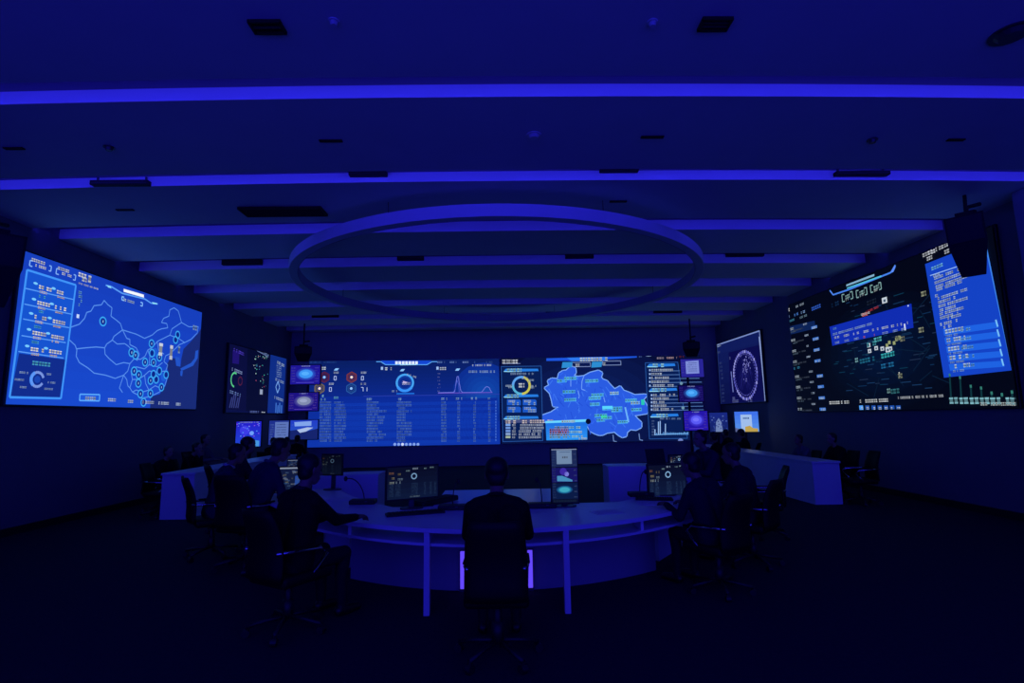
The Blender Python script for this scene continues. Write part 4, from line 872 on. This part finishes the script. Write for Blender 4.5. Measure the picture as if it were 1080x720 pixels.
# ------------------------------------------------------------------ chairs
def make_chair(loc, rotz, label, scale=1.):
    t = thing('conference_chair', label, 'chair', loc, rotz, None, scale)
    bm = bmesh.new(); add_box(bm, (0, .02, .43), (.45, .48, .09), bevel=.035, seg=3); obj('seat', bm, MLEATH, t, True)
    bm = bmesh.new(); nx, nz = 8, 10; grid = []
    for side in (0, 1):
        G = []
        for j in range(nz+1):
            row = []
            v = j/nz; z = .44+.54*v; wv = .215*(1-.12*v**3) if v < .85 else .215*(.93-.9*(v-.85))
            for i in range(nx+1):
                u = i/nx*2-1; edge = max(abs(u)**6, abs(2*v-1)**8); th = .03*(1-.75*edge)
                y = -.235-.10*v-.05*(1-u*u)*.6+.05*math.sin(v*3.0)
                row.append(bm.verts.new((u*wv, y+(th if side else -th), z)))
            G.append(row)
        grid.append(G)
    for s in (0, 1):
        for j in range(nz):
            for i in range(nx):
                q = (grid[s][j][i], grid[s][j][i+1], grid[s][j+1][i+1], grid[s][j+1][i]); bm.faces.new(q if s else q[::-1])
    A, B = grid
    for i in range(nx): bm.faces.new((A[0][i], A[0][i+1], B[0][i+1], B[0][i])); bm.faces.new((A[nz][i+1], A[nz][i], B[nz][i], B[nz][i+1]))
    for j in range(nz): bm.faces.new((A[j+1][0], A[j][0], B[j][0], B[j+1][0])); bm.faces.new((A[j][nx], A[j+1][nx], B[j+1][nx], B[j][nx]))
    obj('backrest', bm, MLEATH, t, True)
    for sx in (-1, 1):
        bm = bmesh.new(); add_tube(bm, [(sx*.19, -.27, .66), (sx*.215, -.16, .655), (sx*.22, .12, .64), (sx*.22, .19, .58), (sx*.21, .06, .45), (sx*.19, -.06, .40)], .013); a = obj('arm', bm, MCHROME, t, True)
        bm = bmesh.new(); add_box(bm, (sx*.22, -.01, .665), (.03, .24, .02), bevel=.008, seg=2); obj('arm_pad', bm, MLEATH, a)
    bm = bmesh.new(); add_cyl(bm, (0, .0, .12), (0, 0, .39), .03, n=12); add_cyl(bm, (0, 0, .10), (0, 0, .24), .042, n=12); obj('gas_column', bm, MBLACK, t, True)
    for k in range(5):
        a = k*2*math.pi/5+.3; c, s = math.cos(a), math.sin(a)
        bm = bmesh.new(); add_tube(bm, [(c*.02, s*.02, .115), (c*.16, s*.16, .10), (c*.30, s*.30, .075)], .018); l = obj('base_spoke', bm, MBLACK, t, True)
        bm = bmesh.new(); add_cyl(bm, (c*.30-s*.022, s*.30+c*.022, .03), (c*.30+s*.022, s*.30-c*.022, .03), .03, n=12); add_cyl(bm, (c*.30, s*.30, .03), (c*.30, s*.30, .075), .01, n=8); obj('caster', bm, MBLACK, l)
    return t
_chair = []
def chair(loc, rotz, label, scale=1.):
    if not _chair: _chair.append(make_chair(loc, rotz, label, scale)); return _chair[0]
    return dup(_chair[0], loc, rotz, label, scale)

# ------------------------------------------------------------------ people
SKIN = [mat('skin_warm', (.25, .14, .09), .55, noise=.08, scale=20), mat('skin_light', (.32, .19, .13), .55, noise=.08, scale=20)]
MHAIR = mat('black_hair', (.008, .007, .007), .55, noise=.3, scale=90)
MEYE = mat('eye_dark', (.02, .015, .012), .2)
MSHOE = mat('black_shoe', (.01, .01, .01), .4)
def cloth(n, rgb): return mat(n, rgb, .85, noise=.15, scale=70, bump=.1, spec=.2)
NAVY = cloth('navy_jacket', (.008, .010, .03)); BLACKC = cloth('black_suit', (.005, .005, .007)); BLUEC = cloth('blue_uniform', (.012, .018, .06)); GREYC = cloth('grey_shirt', (.12, .12, .14)); WHITEC = cloth('white_shirt', (.5, .5, .54)); TROU = cloth('dark_trousers', (.010, .011, .018))
def capsule(p0, r0, p1, r1, base, V, F, n=14, m=5):
    """closed tapered capsule appended to vertex and face lists"""
    d = p1-p0; L = d.length; ax = d/L if L > 1e-6 else Vector((0, 0, 1)); q = ax.to_track_quat('Z', 'Y').to_matrix(); X, Y = q.col[0], q.col[1]
    st = [(p0, r0, -math.pi/2+math.pi/2*k/m) for k in range(1, m+1)]+[(p1, r1, math.pi/2*k/m) for k in range(0, m)]
    V.append(p0-ax*r0)
    for c, r, a in st:
        for k in range(n): t = 2*math.pi*k/n; V.append(c+ax*(r*math.sin(a))+(X*math.cos(t)+Y*math.sin(t))*(r*math.cos(a)))
    V.append(p1+ax*r1); b = base+1; R = len(st)
    for k in range(n): F.append((base, b+(k+1) % n, b+k)); F.append((b+R*n, b+(R-1)*n+k, b+(R-1)*n+(k+1) % n))
    for i in range(R-1):
        for k in range(n): F.append((b+i*n+k, b+i*n+(k+1) % n, b+(i+1)*n+(k+1) % n, b+(i+1)*n+k))
def ik(a, target, l1, l2, pole):
    a, t = Vector(a), Vector(target); d = t-a; L = min(d.length, (l1+l2)*.995); d.normalize(); t = a+d*L
    x = (l1*l1-l2*l2+L*L)/(2*L); h = math.sqrt(max(0, l1*l1-x*x)); pp = Vector(pole)-d*Vector(pole).dot(d)
    return a+d*x+pp.normalized()*h, t
import numpy as np
HEAD0 = Vector((0, .075, 1.245))
def person(label, head_px, Yh, rotz, lean=.12, head=(0, 0), hl=(-.16, .46, .80), hr=(.16, .46, .80), top=NAVY, skin=0, voxel=.011, hair='short', collar=None, chair_label=None, side=0., feet=.42, chair_rot=0., chair_back=0.):
    """seated figure; rotz = 0 faces the video wall; head = (turn, nod)"""
    RL = Matrix.Rotation(-lean, 3, 'X') @ Matrix.Rotation(side, 3, 'Y'); piv = Vector((0, 0, .52))
    def U(p): return piv+RL @ (Vector(p)-piv)
    hc = U(HEAD0); H = atY(head_px[0], head_px[1], Yh); s = H.z/hc.z
    RZm = Matrix.Rotation(rotz, 3, 'Z'); off = RZm @ Vector((hc.x, hc.y, 0))*s
    loc = (H.x-off.x, H.y-off.y, 0)
    RH = RL @ Matrix.Rotation(head[0], 3, 'Z') @ Matrix.Rotation(-head[1]+lean*.7, 3, 'X')
    def Hd(p): return hc+RH @ Vector(p)
    bones = []   # (p0, r0, p1, r1, region)
    def B(p0, r0, p1, r1, g): bones.append((Vector(p0), r0, Vector(p1), r1, g))
    # torso
    for sx in (-1, 1):
        B((sx*.085, -.01, .53), .125, U((sx*.075, .0, .74)), .115, 0); B(U((sx*.075, 0, .74)), .115, U((sx*.10, .01, .93)), .118, 0)
        B(U((sx*.09, .02, .95)), .10, U((sx*.165, .005, 1.005)), .066, 0); B(U((sx*.05, .005, 1.06)), .05, U((sx*.15, .005, 1.03)), .055, 0)
    B((-.08, -.02, .52), .12, (.08, -.02, .52), .12, 1)
    B(U((0, .01, 1.02)), .07, U((0, .02, 1.075)), .058, 0)
    B(U((0, .02, 1.07)), .054, Hd((0, -.012, -.06)), .052, 2)
    # head
    B(Hd((0, -.012, .035)), .082, Hd((0, .012, .025)), .078, 2); B(Hd((0, .03, -.02)), .064, Hd((0, .045, -.075)), .042, 2); B(Hd((0, .02, .05)), .074, Hd((0, -.025, .045)), .078, 2)
    B(Hd((0, .088, .0)), .010, Hd((0, .108, -.028)), .014, 2); B(Hd((-.018, .084, -.062)), .012, Hd((.018, .084, -.062)), .012, 2); B(Hd((-.03, .083, .03)), .012, Hd((.03, .083, .03)), .012, 2)
    for sx in (-1, 1): B(Hd((sx*.084, -.005, .015)), .014, Hd((sx*.082, -.002, -.025)), .010, 2)
    # arms and hands
    for sx, tgt in ((-1, hl), (1, hr)):
        sh = U((sx*.185, .005, 1.0)); el, wr_ = ik(sh, tgt, .285, .25, (sx*.3, -.4, -.85))
        B(sh, .062, el, .046, 0); B(el, .046, wr_, .034, 0)
        f = (wr_-el).normalized(); f.z *= .35; f.normalize(); sd = Vector((0, 0, 1)).cross(f).normalized()*-1; upv = sd.cross(f).normalized()
        if upv.z < 0: upv = -upv
        inn = sd*(-sx)
        B(wr_, .027, wr_+f*.03, .026, 2)
        for k in range(3): B(wr_+f*.03+sd*(k-1)*.020, .019, wr_+f*.085+sd*(k-1)*.023, .017, 2)
        for k, (ln, o) in enumerate(((.062, -1.5), (.074, -.5), (.080, .5), (.070, 1.5))):
            q = wr_+f*.09+sd*(o*.0195*-sx); a = q+f*ln*.5-upv*.006; b = a+f*ln*.32-upv*.020; c = b+f*ln*.12-upv*.022
            B(q, .0095, a, .009, 2); B(a, .009, b, .0085, 2); B(b, .0085, c, .0078, 2)
        q = wr_+f*.035+inn*.022; a = q+f*.028+inn*.026-upv*.008; b = a+f*.032+inn*.004-upv*.008
        B(q, .014, a, .011, 2); B(a, .011, b, .009, 2)
    # legs
    for sx in (-1, 1):
        hip = (sx*.095, .02, .50); kn = (sx*.13, .43, .515); an = (sx*.13, feet, .10)
        B(hip, .095, kn, .062, 1); B(kn, .062, (sx*.13, (.43+feet)/2-.02, .34), .056, 1); B((sx*.13, (.43+feet)/2-.02, .34), .056, an, .04, 1)
        B((sx*.13, feet-.03, .05), .042, (sx*.135, feet+.09, .042), .042, 3); B((sx*.135, feet+.09, .042), .042, (sx*.14, feet+.17, .036), .034, 3)
    V, F = [], []
    for b in bones: capsule(*b[:4], len(V), V, F)
    t = thing('person', label, 'person', loc, rotz, None, s)
    me0 = bpy.data.meshes.new('body'); me0.from_pydata([tuple(v) for v in V], [], F); o = bpy.data.objects.new('body', me0); C.objects.link(o); o.parent = t
    md = o.modifiers.new('r', 'REMESH'); md.mode = 'VOXEL'; md.voxel_size = voxel
    sm = o.modifiers.new('s', 'SMOOTH'); sm.factor = .5; sm.iterations = 3
    dg = bpy.context.evaluated_depsgraph_get(); me = bpy.data.meshes.new_from_object(o.evaluated_get(dg)); o.modifiers.clear(); old = o.data; o.data = me; bpy.data.meshes.remove(old)
    me.materials.clear()
    for x in (top, TROU, SKIN[skin], MSHOE): me.materials.append(x)
    n = len(me.polygons); cen = np.empty(n*3, 'f'); me.polygons.foreach_get('center', cen); cen = cen.reshape(-1, 3)
    best = np.full(n, 1e9); reg = np.zeros(n, 'i')
    for p0, r0, p1, r1, g in bones:
        a, b = np.array(p0), np.array(p1); d = b-a; L2 = max(float(d@d), 1e-9); u = np.clip(((cen-a)@d)/L2, 0, 1)
        dist = np.linalg.norm(cen-(a+u[:, None]*d), axis=1)-(r0+(r1-r0)*u); m_ = dist < best; best[m_] = dist[m_]; reg[m_] = g
    me.polygons.foreach_set('material_index', reg); me.polygons.foreach_set('use_smooth', np.ones(n, bool)); me.update()
    # hair, eyes, collar
    bm = bmesh.new()
    add_ball(bm, Hd((0, -.022, .058)), (.091, .098, .085), 20, 14, RH)
    if hair == 'short': add_ball(bm, Hd((0, -.04, -.01)), (.080, .062, .085), 16, 10, RH)
    else:
        add_ball(bm, Hd((0, -.055, -.04)), (.085, .06, .13), 16, 12, RH); add_ball(bm, Hd((0, -.11, -.0)), (.04, .04, .05), 12, 8, RH)
    for sx in (-1, 1): add_ball(bm, Hd((sx*.058, -.03, .025)), (.034, .055, .05), 14, 10, RH)
    h = obj('hair', bm, MHAIR, t, True); md = h.modifiers.new('r', 'REMESH'); md.mode = 'VOXEL'; md.voxel_size = .009; sm = h.modifiers.new('s', 'SMOOTH'); sm.factor = .5; sm.iterations = 8
    dg = bpy.context.evaluated_depsgraph_get(); mh = bpy.data.meshes.new_from_object(h.evaluated_get(dg)); h.modifiers.clear(); h.data = mh
    mh.polygons.foreach_set('use_smooth', np.ones(len(mh.polygons), bool)); mh.materials.clear(); mh.materials.append(MHAIR)
    for sx in (-1, 1): bm = bmesh.new(); add_ball(bm, Hd((sx*.031, .083, .008)), (.014, .009, .008), 10, 6, RH); obj('eye', bm, MEYE, t, True)
    if collar:
        bm = bmesh.new(); n_ = 20; pts = [U((.062*math.cos(k*2*math.pi/n_), .018+.062*math.sin(k*2*math.pi/n_), 1.092+.012*math.cos(k*2*math.pi/n_+math.pi/2))) for k in range(n_+1)]
        add_tube(bm, pts, .016, 8); obj('collar', bm, collar, t, True)
    if chair_label:
        cl = Vector(loc)+Matrix.Rotation(rotz+chair_rot, 3, 'Z') @ Vector((0, -.02-chair_back, 0))*s
        chair((cl.x, cl.y, 0), rotz+chair_rot, chair_label, s)
    return t, s
def aim(x, y, tx, ty): return math.atan2(-(tx-x), ty-y)
PEOPLE = [
 ('person in a dark jacket seated at the desk centre, back to the camera', (524, 501), 4.42, -.02, dict(lean=.16, hl=(-.20, .50, .80), hr=(.2, .5, .80), top=BLACKC, voxel=.009, collar=BLACKC, chair_label='black conference chair of the central person, back to the camera')),
 ('person in a dark jacket at the desk left side, arm resting toward the microphone', (327, 496), 4.95, -.55, dict(lean=.1, head=(-.25, .1), hl=(-.1, .45, .80), hr=(.16, .52, .80), top=BLACKC, voxel=.009, collar=NAVY, chair_label='black chair with chrome arms of the person by the gooseneck microphone')),
 ('person in navy leaning over papers left of the dashboard monitor', (296, 475), 7.05, -.75, dict(lean=.32, head=(-.2, .15), top=BLUEC, voxel=.011, chair_label='black chair of the person leaning left of the dashboard monitor', collar=GREYC, chair_rot=.5)),
 ('person in blue with a pale collar seated behind the leaning person at left', (250, 479), 7.55, -.9, dict(lean=.2, head=(-.2, .1), top=BLUEC, voxel=.011, collar=WHITEC, chair_label='black chair turned sideways under the person with the pale collar')),
 ('person with bowed head between the pale-collared person and the dashboard monitor', (262, 470), 9.0, -.9, dict(lean=.15, top=NAVY, skin=1, voxel=.013, chair_label='black chair of the bowed person behind the pale-collared one')),
 ('person in navy at the desk right side, elbow on the desk', (728, 491), 5.72, .5, dict(lean=.2, side=-.08, head=(.3, .12), hl=(-.22, .42, .80), hr=(.1, .42, .80), top=NAVY, voxel=.009, chair_label='black chair with chrome arms of the person at the desk right side')),
 ('person in dark blue seated right behind the desk right side person', (771, 479), 6.6, .75, dict(lean=.12, head=(.3, .05), top=NAVY, voxel=.011, chair_label='black chair of the dark blue person beside the right counter')),
 ('person in navy looking across above the right wide monitor', (738, 463), 8.6, 1.9, dict(lean=.1, head=(.1, 0), top=BLUEC, skin=1, voxel=.012, collar=GREYC, chair_label='black chair of the person seen above the right wide monitor')),
 ('person in dark clothes at the near end of the left wall counter', (178, 477), 11.1, -1.9, dict(lean=.08, top=BLACKC, skin=1, voxel=.014, chair_label='black chair at the near end of the left wall counter')),
 ('person with a hand raised behind the left wall counter', (208, 473), 12.0, -1.6, dict(lean=.2, top=BLACKC, hl=(-.05, .3, 1.05), skin=1, voxel=.014, chair_label='black chair of the hand-raised person at the left counter')),
 ('person sitting taller behind the left wall counter, second from its near end', (217, 464), 13.4, -1.7, dict(lean=.05, top=GREYC, skin=1, voxel=.014, chair_label='black chair of the taller person at the left counter')),
 ('person in silhouette before the grey page television', (289, 466), 15.4, -.3, dict(lean=.1, top=BLACKC, voxel=.016, chair_label='black chair before the grey page television')),
 ('person in silhouette below the left television stack, left one', (303, 465), 16.3, -.2, dict(lean=.1, top=BLACKC, voxel=.016, chair_label='black chair below the left television stack, left one')),
 ('person in silhouette below the left television stack, right one', (314, 463), 16.9, -.1, dict(lean=.05, top=BLACKC, voxel=.016, chair_label='black chair below the left television stack, right one')),
 ('person at the near end of the right wall counter, facing the room', (877, 463), 11.2, 1.7, dict(lean=.12, top=BLACKC, skin=1, voxel=.014, chair_label='black chair at the near end of the right wall counter')),
 ('person in grey behind the right wall counter, second from its near end', (842, 464), 12.1, 1.7, dict(lean=.08, top=GREYC, skin=0, voxel=.014, chair_label='black chair of the grey-clad person at the right counter')),
 ('dark person behind the far half of the right counter, below the pale sky television', (781, 457), 15.0, .9, dict(lean=.1, top=BLACKC, voxel=.016, chair_label='black chair below the pale sky television')),
 ('dark person below the grey photo television', (765, 457), 16.5, .6, dict(lean=.08, top=BLACKC, voxel=.016, chair_label='black chair below the grey photo television')),
 ('dark person just right of the lowest right-stack television', (752, 461), 13.0, .7, dict(lean=.1, top=BLACKC, voxel=.016, chair_label='black chair right of the lowest right-stack television')),
]
for lb, hp, Yh, rz, kw in PEOPLE:
    t, s = person(lb, hp, Yh, rz, **kw); print('PERSON', lb[:40], [round(v, 2) for v in t.location], round(s, 2))
c = atZ(808, 562, .05); chair((c.x, c.y, 0), 1.25, 'empty black chair turned sideways on the floor before the right counter')
c = atZ(157, 548, 0); chair((c.x, c.y+.3, 0), -1.5, 'empty black chair beside the near end of the left counter')
c = atZ(905, 536, 0); chair((c.x+.38, c.y+.45, 0), 1.5, 'empty black chair beside the near end of the right counter')
for i, (px, py, Yv, lb) in enumerate(((308, 474, 15.6, 'small white cup on the left counter below the television stack'), (319, 475, 16.0, 'small white cup at the far end of the left counter'))):
    p = atZ(px, py, .82) if False else Vector((-5.85, (14.3, 14.8)[i], .82)); t = thing('paper_cup', lb, 'cup', tuple(p))
    bm = bmesh.new(); add_cyl(bm, (0, 0, 0), (0, 0, .10), .03, .042); obj('wall', bm, MPAPER, t, False)
    bm = bmesh.new(); add_cyl(bm, (0, 0, .10), (0, 0, .106), .044, .044); obj('rim', bm, MPAPER, t)
